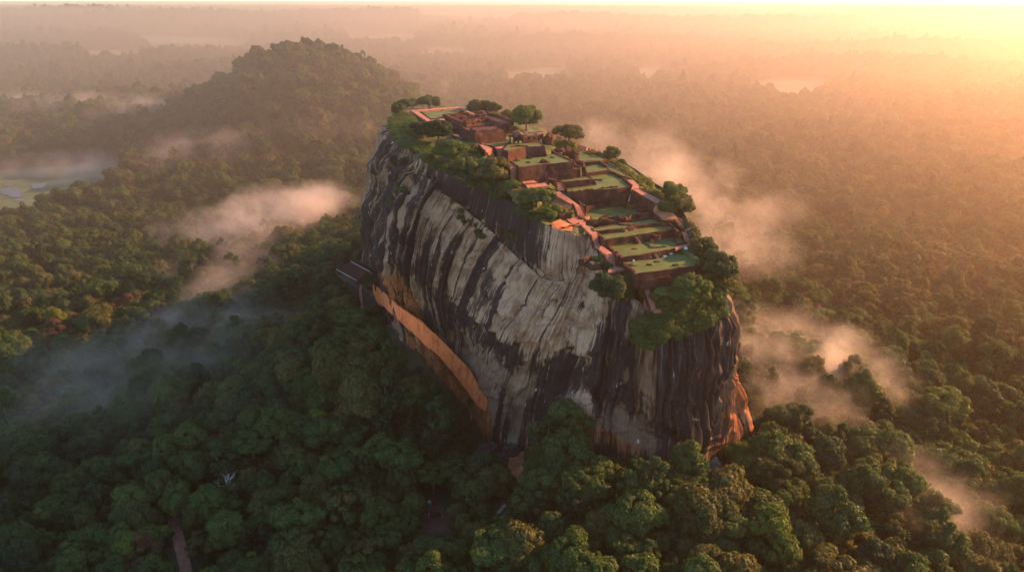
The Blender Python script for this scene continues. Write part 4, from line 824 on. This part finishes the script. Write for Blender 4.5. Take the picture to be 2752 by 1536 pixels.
T(c3, (720,1060), 126.5, 190, 225, 'leaf_dark', 'dark spreading tree overhanging the cliff left of the last stairs', 30, .05, nl=34)
T(c3, (545,650), 135, 55, 75, 'leaf_dark', 'small dark bush in the little garden beside the bastion', 31, .03, 'bush', cat='bush')
T(c3, (1960,1090), 121, 130, 150, 'leaf_mid', 'bright bush at the right front edge below the big rounded tree', 32, .03, 'bush', cat='bush')
T(c3, (1820,1230), 117, 130, 170, 'leaf_mid', 'green bush spilling over the front edge, right one', 33, .03, 'bush', cat='bush')

# --- close cover of shrubs on the edges: nobody could count it
def shrubbery(pts, name, label, mt, seed, dens=150, snap=True):
    r = random.Random(seed); lumps = []
    for p, rad, nn_ in pts:
        for k in range(nn_):
            a = r.uniform(0, 2*math.pi); q = rad*math.sqrt(r.random()); s = r.uniform(1.0, 2.3); w_ = gz(Vector((p.x+q*math.cos(a), p.y+q*math.sin(a), p.z)), 5) if snap else Vector((p.x+q*math.cos(a), p.y+q*math.sin(a), p.z)); lumps.append(((w_.x, w_.y, w_.z+r.uniform(-.3, .9)), s, .85))
    me = tuft_mesh(name, lumps, dens*.35, .40, seed, .75); me.materials.append(M[mt]); return tag(link(name, me), label, 'shrubs', None, 'stuff')
def rimline(c, pts, rad, nn_, step=2.5):
    P = [ghit(*c(x, y), atz(*c(x, y), z)) for x, y, z in pts]; out = []
    for i in range(len(P)-1):
        n = max(1, int((P[i+1]-P[i]).length/step)); out += [(gz(P[i].lerp(P[i+1], k/n)), rad, nn_) for k in range(n)]
    return out
shrubbery(rimline(c1, [(330,330,172),(300,480,170),(330,600,167.5),(480,700,164.5),(600,820,161.5),(700,900,160)], 5, 9)+rimline(c1, [(420,330,173),(480,450,172),(560,560,169.5)], 5, 8), 'shrubbery', 'low green shrubs covering the far left slope of the summit', 'leaf_mid', 201)
shrubbery(rimline(c1, [(800,930,159.5),(1000,1010,157),(1200,1100,154.5),(1350,1150,153.2),(1500,1260,151.2),(1620,1330,149.8)], 3.0, 7)+rimline(c2, [(20,1120,148),(180,1190,146.6),(380,1230,145.2)], 2.5, 7)+rimline(c1, [(1150,780,162.5),(1250,900,160)], 4, 6), 'shrubbery', 'dark shrubs and grass along the left edge of the summit', 'leaf_dark', 202)
shrubbery(rimline(c2, [(300,160,170),(420,300,163),(620,360,160),(800,390,157.8),(940,440,155.5),(1060,500,154.6),(1200,590,154),(1400,720,153),(1550,820,151.8),(1690,930,150)], 2.6, 6)+rimline(c2, [(1420,760,152.2),(1600,900,150.4)], 3.5, 8), 'shrubbery', 'sunlit yellow green shrubs along the right edge of the summit', 'leaf_yellow', 203)
shrubbery(rimline(c2, [(1880,1200,146),(2000,1330,142),(2090,1438,139)], 3, 9)+rimline(c3, [(1640,200,144),(1760,400,139.5),(1900,640,133.5)], 2.8, 7)+rimline(c3, [(1800,700,131.5),(1700,820,129.5)], 3, 5), 'shrubbery', 'golden shrubs on the right edge beside the edge walk stairs', 'leaf_olive', 204)
SP = [(1640,738),(1700,765),(1760,722),(1815,740),(1824,790),(1790,815),(1740,836),(1690,850),(1640,872),(1600,862),(1588,815),(1640,792)]; spill = []
for u_ in range(1592, 1826, 11):
    for v_ in range(724, 872, 11):
        if inpoly(np.array([u_]), np.array([v_]), SP)[0]:
            h1 = hit(*D(u_, v_), .3); h2 = SUMBVH.ray_cast(CAMP, Vector(ray(*D(u_, v_))).normalized())[0]
            c_ = [h for h in (h1, h2) if h is not None]
            if c_: spill.append((min(c_, key=lambda h: (h-CAMP).length), 1.6, 3))
shrubbery(spill, 'shrubbery', 'thick green shrubs hanging over the front edge of the rock', 'leaf_mid', 205, snap=False)
shrubbery(rimline(c2, [(1740,1040,148.5),(1830,1180,146)], 3.5, 9)+rimline(c3, [(1560,160,145),(1690,330,141),(1760,470,138),(1800,600,135)], 3.0, 9), 'shrubbery', 'green shrubs between the edge walk stairs and the right cliff', 'leaf_mid', 209)
shrubbery(rimline(c3, [(640,830,129),(560,950,125),(700,1010,125.5),(900,1030,125),(1000,960,127)], 3, 7), 'shrubbery', 'dark shrubs around the trees left of the last stairs', 'leaf_dark', 206)
def facespots(pts, rad, nn_):
    out = []
    for x, y in pts:
        h = hit(*D(x, y), -.9)
        if h: out.append((h, rad, nn_))
    return out
shrubbery(facespots([(1150,505),(1165,530),(1180,555),(1195,565),(1160,545),(1205,580),(1215,590),(1290,590),(1300,592),(1180,530)], 2.6, 7), 'shrubbery', 'green and brown tufts growing on the slanting ledge of the left face', 'leaf_olive', 207, snap=False)
shrubbery(facespots([(1000,480),(990,500),(1005,465),(985,520),(1015,480)], 1.6, 5), 'shrubbery', 'dark green tufts in the cleft at the far end of the left face', 'leaf_dark', 208, snap=False)
for k, (x, y, s_, lab) in enumerate(((1040, 838, 2.6, 'single round bush clinging under the upper part of the orange wall'), (1135, 935, 2.2, 'bush at the middle of the orange wall foot'), (1185, 1010, 2.4, 'bush at the lower end of the orange wall foot'), (985, 800, 2.0, 'small bush at the upper foot of the orange wall'))):
    b = hit(*D(x, y), .3)
    if b:
        m_ = tuft_mesh('crown', crown_lumps(s_, s_*1.9, .3, 14, 3+k), 220, .4, 3+k); m_.materials.append(M['leaf_mid']); place_tree('bush', lab, None, b-Vector((.5, .8, s_)), m_, None, cat='bush')

# ------------------------------------------------------------------ the forest
PROT = [[D(x, y) for x, y in q] for q in (                       # ground kept free of tall trees, so that the paths, huts and rock feet stay open
    [(925,700),(1000,765),(1120,865),(1230,1000),(1330,1085),(1330,1190),(1290,1170),(1190,1120),(1170,1040),(1110,970),(1030,900),(980,840),(960,790),(900,770)],
    [(1440,1060),(1530,1060),(1600,1110),(1760,1185),(1790,1150),(1840,1000),(1890,1040),(1900,1110),(1850,1160),(1740,1190),(1610,1140),(1500,1120)],
    [(842,675),(885,652),(945,690),(945,760),(920,790),(880,730)], [(1260,1130),(1325,1150),(1320,1200),(1290,1225),(1265,1160)], [(1235,1260),(1270,1250),(1275,1300),(1245,1310)], [(1068,1235),(1128,1232),(1130,1345),(1066,1345)], [(425,1270),(460,1290),(500,1420),(480,1445),(440,1430)])]
def ok_tree(x, y, z, r, h, prot=PROT):
    good = np.ones(x.shape, bool)
    for hh, dx in ((h*.3, 0), (h*.75, -.7), (h*.75, .7), (h*1.05, 0), (h*1.05, .5), (h*1.05, -.5), (h*.5, .6), (h*.5, -.6)):
        u, v = proj(x+dx*r, y, z+hh)
        for q in prot: good &= ~inpoly(u, v, q)
    return good
def scatter(y0, y1, sp, s0, s1, seed):
    r = np.random.default_rng(seed); yy = np.arange(y0, y1, sp); X = []; Y = []
    for i, y in enumerate(yy):
        w = max(260, y*.98+90); xx = np.arange(-w, w, sp)+(i % 2)*sp*.5; X.append(xx); Y.append(np.full(xx.shape, y))
    X = np.concatenate(X); Y = np.concatenate(Y); X = X+r.uniform(-.42, .42, X.shape)*sp; Y = Y+r.uniform(-.42, .42, X.shape)*sp
    ok = ~inpoly(X, Y, FPOLY) & (polydist(X, Y, FPOLY) > 1.5)
    for q in CLEAR: ok &= ~inpoly(X, Y, q)
    X, Y = X[ok], Y[ok]; S = np.clip((s0+s1)/2*np.exp(r.normal(0, .30, X.shape)), s0*.75, s1*1.25)*(1+.35*np.clip(vnoise(X, Y, 1/70., 21), -.5, .5)); Z = hgt(X, Y)
    kd = np.searchsorted(np.cumsum(KW), np.clip(r.random(X.shape)*.55+.45*np.clip(vnoise(X, Y, 1/55., 31)+.5, 0, .999), 0, .9999)); rz = r.uniform(0, 6.28, X.shape)
    return np.stack([X, Y, Z, S, kd, rz], 1)
near = scatter(165, 900, 9.4, .56, 1.22, 1); near = near[ok_tree(near[:, 0], near[:, 1], near[:, 2], 7*near[:, 3], 15*near[:, 3])]
mid = scatter(905, 2000, 12.0, .8, 1.5, 2); far = scatter(2010, 4600, 19, 1.1, 1.9, 3); vfar = scatter(4630, 12500, 42, 2.0, 3.4, 4)
under = scatter(170, 560, 4.2, .24, .46, 6); under[:, 4] = np.where(under[:, 4] % 3 == 0, 10, np.where(under[:, 4] % 3 == 1, 4, 0)); under = under[polydist(under[:, 0], under[:, 1], FPOLY) > 3]; under = under[ok_tree(under[:, 0], under[:, 1], under[:, 2], 2+0*under[:, 3], 4+0*under[:, 3], [PROT[0]]+PROT[2:])]
extra = scatter(1700, 4500, 150, 1.4, 2.0, 5)
# the ones that show largest become trees of their own
u, v = proj(near[:, 0], near[:, 1], near[:, 2]+9*near[:, 3]); dist = np.sqrt(near[:, 0]**2+near[:, 1]**2+(CAM_H-near[:, 2])**2)
vis = (u > -10) & (u < 2762) & (v > 0) & (v < 1560)
# hidden behind the rock?
size = np.where(vis, near[:, 3]/dist, 0)
order = np.argsort(-size); own = []
for i in order:
    if len(own) >= 280: break
    if size[i] <= 0: break
    x, y, z = near[i, :3]; d = Vector((x, y, z+10*near[i, 3]))-CAMP; h = ROCKBVH.ray_cast(CAMP, d.normalized(), d.length-3)
    if h[0] is None: own.append(i)
def where(x, y, z):
    u, v = proj(x, y, z); u *= .936; v *= .936
    if polydist(np.array([x]), np.array([y]), FPOLY)[0] < 16: return 'against the cliff foot'
    if v > 1290: return 'at the bottom edge'+(' of the shaded forest' if u < 700 else ' below the rock' if u < 1700 else ' of the sunlit forest')
    if u < 350: return 'in the dim leftmost forest'
    if u < 700: return 'in the dark forest under the mist'
    if u < 1000: return 'on the slope left of the orange wall'
    if u < 1330: return 'on the slope around the small hut'
    if u < 1560: return 'before the red earth patch'
    if u < 1830: return 'before the nose of the rock'
    if u < 2150: return 'right of the rock nose'
    return 'in the golden forest'
SIZE = lambda s: 'small ' if s < .72 else 'large ' if s > 1.12 else ''
for i in own:
    x, y, z, s, k, rz = near[i]; k = int(k)
    lab = SIZE(s)+KINDS[k][0]+' '+where(x, y, z)
    place_tree('forest_tree', lab, 'forest trees around the rock', (x, y, z-.3), CROWNS[k], TRUNKS[k], s, rz, s*rnd.uniform(.9, 1.25))
rest = np.concatenate([np.delete(near, own, 0), under, mid, far, extra, vfar])
me = bpy.data.meshes.new('forest'); me.vertices.add(len(rest)); me.vertices.foreach_set('co', (rest[:, :3]-np.array([0, 0, .3])).astype(np.float32).ravel())
for nm, tp, ar in (('scl', 'FLOAT', rest[:, 3]), ('kd', 'INT', rest[:, 4].astype(np.int32)), ('rz', 'FLOAT', rest[:, 5]), ('scz', 'FLOAT', rest[:, 3]*np.random.default_rng(77).uniform(.8, 1.4, len(rest)))):
    at = me.attributes.new(nm, tp, 'POINT'); at.data.foreach_set('value', ar.astype(np.float32) if tp == 'FLOAT' else ar)
fo = link('forest', me); tag(fo, 'endless mixed green forest canopy covering the plain and hills', 'forest', None, 'stuff')
gt = bpy.data.node_groups.new('forest_canopy', 'GeometryNodeTree'); gt.interface.new_socket('Geometry', in_out='INPUT', socket_type='NodeSocketGeometry'); gt.interface.new_socket('Geometry', in_out='OUTPUT', socket_type='NodeSocketGeometry')
gi_, go_ = gt.nodes.new('NodeGroupInput'), gt.nodes.new('NodeGroupOutput'); jn = gt.nodes.new('GeometryNodeJoinGeometry'); iop = gt.nodes.new('GeometryNodeInstanceOnPoints'); L = gt.links.new
SRC = {}
for o in bpy.data.objects:
    if o.type == 'MESH' and o.data in CROWNS and CROWNS.index(o.data) not in SRC: SRC[CROWNS.index(o.data)] = o
for k in reversed(range(len(KINDS))):
    ob = SRC.get(k) or SRC[0]
    n = gt.nodes.new('GeometryNodeObjectInfo'); n.inputs['Object'].default_value = ob; n.inputs['As Instance'].default_value = True; n.transform_space = 'ORIGINAL'; L(n.outputs['Geometry'], jn.inputs[0])
def na(nm, tp):
    n = gt.nodes.new('GeometryNodeInputNamedAttribute'); n.data_type = tp; n.inputs[0].default_value = nm
    return n.outputs['Attribute']
L(gi_.outputs[0], iop.inputs['Points']); L(jn.outputs[0], iop.inputs['Instance']); iop.inputs['Pick Instance'].default_value = True
L(na('kd', 'INT'), iop.inputs['Instance Index']); cx_ = gt.nodes.new('ShaderNodeCombineXYZ'); L(na('rz', 'FLOAT'), cx_.inputs['Z']); L(cx_.outputs[0], iop.inputs['Rotation']); cs_ = gt.nodes.new('ShaderNodeCombineXYZ'); [L(na('scl', 'FLOAT'), cs_.inputs[a_]) for a_ in 'XY']; L(na('scz', 'FLOAT'), cs_.inputs['Z']); L(cs_.outputs[0], iop.inputs['Scale'])
L(iop.outputs[0], go_.inputs[0]); md = fo.modifiers.new('canopy', 'NODES'); md.node_group = gt
print('trees', len(own), 'forest', len(rest))

# ------------------------------------------------------------------ small things at the foot of the rock
def c4(x, y): return x/2.497, 960+y/2.497
def c5(x, y): return 960+x/3.298, 1100+y/3.298
def c6(x, y): return 1500+x/3.22, 1100+y/3.22
def gdrape(c, pts, lift, name, mat):
    return drape([tuple(gpt(*c(*q))[:2]) for q in pts], lift, name, M[mat])
gdrape(c5, [(400,930),(620,890),(830,900),(830,1110),(700,1130),(420,1120)], .35, 'dirt_path', 'dark_earth')
gdrape(c5, [(1340,390),(1480,370),(1480,520),(1400,690),(1330,690)], .5, 'dirt_path', 'dirt')
gdrape(c4, [(1120,1080),(1205,1080),(1285,1400),(1290,1560),(1215,1560),(1205,1420)], .5, 'brick_path', 'paving')
gdrape(c5, [(1300,840),(1325,850),(1260,930),(1255,1030),(1205,1100),(1225,1210),(1275,1330),(1330,1450),(1300,1450),(1245,1335),(1190,1215),(1170,1095),(1230,1025),(1235,920)], .5, 'stone_path', 'stone')
H0 = gpt(*c5(700, 930)); hu = empty('hut', H0); tag(hu, 'small brown roofed hut with pale posts among the trees below the cliff', 'hut')
m = MB(); m.add([(-3.4, -2.6, 3.3), (3.4, -2.6, 3.3), (3.4, 0, 4.7), (-3.4, 0, 4.7), (3.4, 2.6, 3.3), (-3.4, 2.6, 3.3), (-3.4, -2.6, 3.1), (3.4, -2.6, 3.1), (3.4, 0, 4.5), (-3.4, 0, 4.5), (3.4, 2.6, 3.1), (-3.4, 2.6, 3.1)],
    [(0, 1, 2, 3), (3, 2, 4, 5), (9, 8, 7, 6), (11, 10, 8, 9), (0, 6, 7, 1), (5, 4, 10, 11), (1, 7, 8, 2), (2, 8, 10, 4), (3, 9, 6, 0), (5, 11, 9, 3)]); link('roof', m.mesh('roof'), M['roof'], hu)
for x in (-3.1, 3.1):
    for y in (-2.3, 2.3):
        k = MB(); k.tube([(x, y, -.5), (x, y, 3.4)], [.14, .14], 6); link('post', k.mesh('post'), M['pale_stone'], hu)
m = MB(); m.box((0, .6, 1.4), (5.4, 3.0, 2.8)); link('wall', m.mesh('wall'), M['wood'], hu)
m = MB(); m.box((0, 0, .1), (6.8, 5.2, .3)); link('floor', m.mesh('floor'), M['brick'], hu)
tk = link('water_tank', None, None, None, gpt(*c5(640, 850))); tag(tk, 'teal water tank just behind the small hut', 'tank')
m = MB(); m.tube([(0, 0, 0), (0, 0, 2.3), (0, 0, 2.7)], [1.1, 1.1, .4], 12); link('drum', m.mesh('drum', True), M['teal'], tk); m = MB(); m.tube([(0, 0, 2.7), (0, 0, 2.9)], [.4, .4], 10); link('lid', m.mesh('lid'), M['metal'], tk)
def rockat(c, xy, sz, label, mat='stone', rz=0, name='boulder', lift=0):
    P = gpt(*c(*xy)); o = link(name, lump_mesh(name, sz, rnd.random()*20, 4, .3, .6), M[mat], None, P+Vector((0, 0, lift))); o.rotation_euler[2] = rz; tag(o, label, 'boulder', 'boulders at the foot of the rock'); return o
M['dark_rock'] = simple('dark_rock', [(.3, (.035, .028, .026)), (.5, (.075, .055, .048)), (.75, (.16, .105, .08))], .35, bstr=.9, bdist=.5)
rockat(c5, (1150, 400), (8.5, 5.5, 7.0), 'largest dark brown boulder at the near corner of the rock foot', 'dark_rock', .6)
rockat(c5, (1360, 390), (5.2, 4.2, 5.5), 'reddish brown boulder beside the dark cleft at the rock foot', 'dark_rock', .2)
rockat(c5, (1260, 470), (5.5, 4.0, 3.8), 'low dark boulder below the two larger ones at the rock foot', 'dark_rock', .9)
rockat(c6, (1350, 560), (4.0, 4.0, 8.5), 'tall grey layered boulder under the right tip of the rock', 'stone', .3)
rockat(c6, (960, 400), (9.0, 4.0, 7.5), 'smooth dark grey slab leaning at the foot of the rock nose', 'dark_rock', .1)
def bare_tree(c, xy, h, label, seed, mat='pale_bark', up=.6, name='dead_tree'):
    r = random.Random(seed); P = gpt(*c(*xy)); m = MB(); m.tube([(0, 0, -1), (.3, .1, h*.5), (.1, .4, h)], [.28, .2, .08], 6)
    def br(p, d, L, rad, n):
        q = p+d*L*.5+Vector((r.uniform(-.3, .3), r.uniform(-.3, .3), .2)); e = p+d*L; m.tube([p, q, e], [rad, rad*.7, rad*.35], 5)
        if n:
            for _ in range(2):
                nd = (d+Vector((r.uniform(-.8, .8), r.uniform(-.8, .8), r.uniform(-.2, .6)))).normalized(); br(q if r.random() < .5 else e, nd, L*.6, rad*.55, n-1)
    for k in range(7):
        a = r.uniform(0, 6.28); br(Vector((.15, .2, h*r.uniform(.5, .97))), Vector((math.cos(a), math.sin(a), up*r.uniform(.4, 1.4))).normalized(), h*r.uniform(.2, .34), .13, 2)
    o = link(name, m.mesh(name), M[mat], None, P); tag(o, label, 'tree'); return o
bare_tree(c4, (1540, 990), 17, 'leafless pale tree with spreading crooked branches in the left forest', 3)
bare_tree(c4, (1975, 1500), 15, 'thin leafless pale tree with short stiff branches at the bottom', 4, up=.1)
P = gpt(*c6(1900, 1330)); m = MB(); m.tube([(-2.6, -1.6, 13.5), (2.8, 1.6, 15.6)], [.13, .1], 6); tag(link('pole', m.mesh('pole'), M['pale_stone'], None, P), 'thin white slanting pole among the treetops at the bottom right', 'pole')
pt, pc = palm_meshes(); pt.materials.append(M['bark']); pc.materials.append(M['leaf_mid'])
for (x, y), s, lab in (((290, 700), 1.25, 'lower of two palms in the dark forest at the far left'), ((180, 560), 1.45, 'upper taller palm in the dark forest at the far left')):
    place_tree('palm_tree', lab, 'palms in the left forest', gpt(*c4(x, y)), pc, pt, s, x*.1)
def foot_tree(c, xy, R, h, mt, lab, seed, z0=.15, nl=26, bark='bark', flat=.9):
    me = tuft_mesh('crown', crown_lumps(R, h*(1-z0), h*z0, nl, seed, flat), 95, .46, seed+300, .8); me.materials.append(M[mt]); tm = trunk_mesh(h*.8, .4, seed, 4, R*.5); tm.materials.append(M[bark])
    return place_tree('forest_tree', lab, 'forest trees around the rock', gpt(*c(*xy))-Vector((0, 0, .3)), me, tm)
foot_tree(c6, (1560, 520), 8.0, 17, 'leaf_yellow', 'bright green leafy tree draped against the right foot of the rock', 11, .05, 34)
foot_tree(c6, (1480, 520), 3.2, 6, 'leaf_yellow', 'small vivid green bush beside the tall layered boulder', 12, .05, 16)
foot_tree(c5, (780, 260), 6.5, 19, 'leaf_mid', 'tall tree with a bare white forked trunk below the orange wall', 13, .5, 24, 'pale_bark', .8)
foot_tree(c5, (600, 1400), 8.6, 14, 'leaf_mid', 'broad green tree with a yellowish top in front of the small hut', 14, .12, 34)
foot_tree(c5, (1640, 560), 3.2, 8, 'leaf_yellow', 'small vivid green tree on the slope right of the red earth', 15, .3, 14)
foot_tree(c4, (1560, 1440), 7.5, 10, 'leaf_russet', 'low reddish brown tree at the bottom edge left of the thin leafless tree', 16, .15, 26)
foot_tree(c4, (830, 640), 7.0, 17, 'leaf_russet', 'tall orange tipped tree in the dark left forest', 17, .2, 26)
foot_tree(c6, (1040, 760), 9.0, 14, 'leaf_olive', 'wide olive tree with a gap in its crown before the rock nose', 18, .2, 30)
foot_tree(c6, (2010, 1140), 6.5, 13, 'leaf_yellow', 'bright yellow green tree among olive ones at the lower right', 19, .15, 26)
foot_tree(D, (858, 745), 4.6, 11, 'leaf_dark', 'dark round tree in front of the left end of the brown pavilion', 31, .1, 22)
foot_tree(D, (895, 765), 4.2, 9, 'leaf_mid', 'mid green tree just below the brown pavilion', 32, .1, 20)
foot_tree(D, (835, 690), 5.2, 13, 'leaf_dark', 'dark lumpy tree behind the left end of the brown pavilion', 33, .1, 24)

# ------------------------------------------------------------------ air
def volmat(name, dens, g, col):
    m = bpy.data.materials.new(name); m.use_nodes = True; nt = m.node_tree; nt.nodes.remove(nt.nodes['Principled BSDF'])
    v = nt.nodes.new('ShaderNodeVolumePrincipled'); v.inputs['Color'].default_value = (*col, 1); v.inputs['Density'].default_value = dens; v.inputs['Anisotropy'].default_value = g
    nt.links.new(v.outputs[0], nt.nodes['Material Output'].inputs['Volume']); return m, nt, v
hm = volmat('haze_air', HAZE_DENSITY, HAZE_G, (.80, .60, .44))[0]
zlo = float(GZ.min())-1.0; zhi = max(float(GZ.max()), CAM_H)+6
m = MB(); m.box((0, 6200, (zlo+zhi)/2), (28500, 14800, zhi-zlo)); tag(link('haze', m.mesh('haze'), hm), kind='stuff')

gm = volmat('ground_mist_air', .00028, HAZE_G, (.80, .60, .44))[0]
m = MB(); m.box((0, 6500, (zlo+215)/2+.3), (28000, 12120, 215-zlo)); tag(link('ground_mist', m.mesh('ground_mist'), gm), kind='stuff')

MISTY = {}
def mist_mat(dens):
    if dens in MISTY: return MISTY[dens]
    m, nt, v = volmat('mist', 0, .4, (.95, .84, .74)); tc = nt.nodes.new('ShaderNodeTexCoord'); vl = nt.nodes.new('ShaderNodeVectorMath'); vl.operation = 'DOT_PRODUCT'
    nt.links.new(tc.outputs['Object'], vl.inputs[0]); nt.links.new(tc.outputs['Object'], vl.inputs[1])
    fall = math_(nt, 'SUBTRACT', 1.0, vl.outputs['Value'], True); p = geo_pos(nt)
    n1 = noise_(nt, vscale(nt, p, (1, 1, 1.2)), .021, 7, .68); n1 = math_(nt, 'ADD', math_(nt, 'MULTIPLY', math_(nt, 'SUBTRACT', n1, .5), 2.6), .5)
    q = math_(nt, 'SUBTRACT', math_(nt, 'ADD', n1, math_(nt, 'MULTIPLY', fall, .42)), .60, True)
    q = math_(nt, 'MULTIPLY', math_(nt, 'MULTIPLY', q, fall), dens*.58); nt.links.new(q, v.inputs['Density']); MISTY[dens] = m; return m
bm = bmesh.new(); bmesh.ops.create_icosphere(bm, subdivisions=2, radius=1.06); MM = bpy.data.meshes.new('mist'); bm.to_mesh(MM); bm.free(); MM.materials.append(None)
def mist(u, v, z, rx, ry, rz, dens=.03, tilt=0.0):
    o = bpy.data.objects.new('mist', MM); COL.objects.link(o); o.location = atz(*D(u, v), z) if u > 1000 or v > 470 else gpt(*D(u, v+6))+Vector((0, 0, 12+rz*.35)); o.scale = (rx*1.5, ry*1.45, rz*1.3); o.rotation_euler[2] = tilt
    o.material_slots[0].link = 'OBJECT'; o.material_slots[0].material = mist_mat(dens); tag(o, kind='stuff')
for a in ((800,512,40,44,45,26,.05),(705,535,38,52,48,28,.05),(610,562,35,48,44,26,.05),(520,575,30,50,40,20,.03),(640,640,34,28,45,30,.035),(600,705,32,30,42,26,.035),(565,785,30,36,42,24,.035),(495,850,28,44,40,22,.035),(620,860,28,40,38,18,.04),(290,955,30,85,60,24,.014),(450,930,32,80,60,24,.010),(640,985,34,90,60,26,.010),(720,900,38,70,50,26,.008),(440,690,25,18,22,16,.02),
          (560,392,28,85,60,24,.03),(790,362,36,110,60,30,.03),(900,352,36,60,50,26,.03),(40,278,30,75,60,26,.035),(200,282,28,110,60,24,.03),(370,300,28,85,55,26,.03),(180,440,16,110,60,18,.03),(450,430,24,70,60,22,.016),
          (1520,350,55,40,45,34,.02),(1650,405,60,48,48,42,.03),(1740,465,55,52,48,34,.028),(1860,515,45,60,48,30,.022),(1800,585,50,40,40,28,.022),(1880,650,42,40,36,26,.035),(1930,870,46,40,40,28,.04),(2010,930,44,42,40,26,.04),(2110,945,40,34,36,24,.05),(2010,1010,44,34,34,22,.05),(2280,1195,36,32,32,18,.05),(2345,1290,34,26,26,16,.05),
          (1118,208,55,16,16,55,.02),(450,103,30,330,140,26,.006),(1000,92,30,300,160,26,.005),(150,138,24,260,120,22,.004),(1640,46,50,700,300,40,.003),(1120,128,24,120,60,14,.005),(1620,180,24,110,60,14,.005),(1350,190,20,150,60,14,.004)):
    mist(*a)
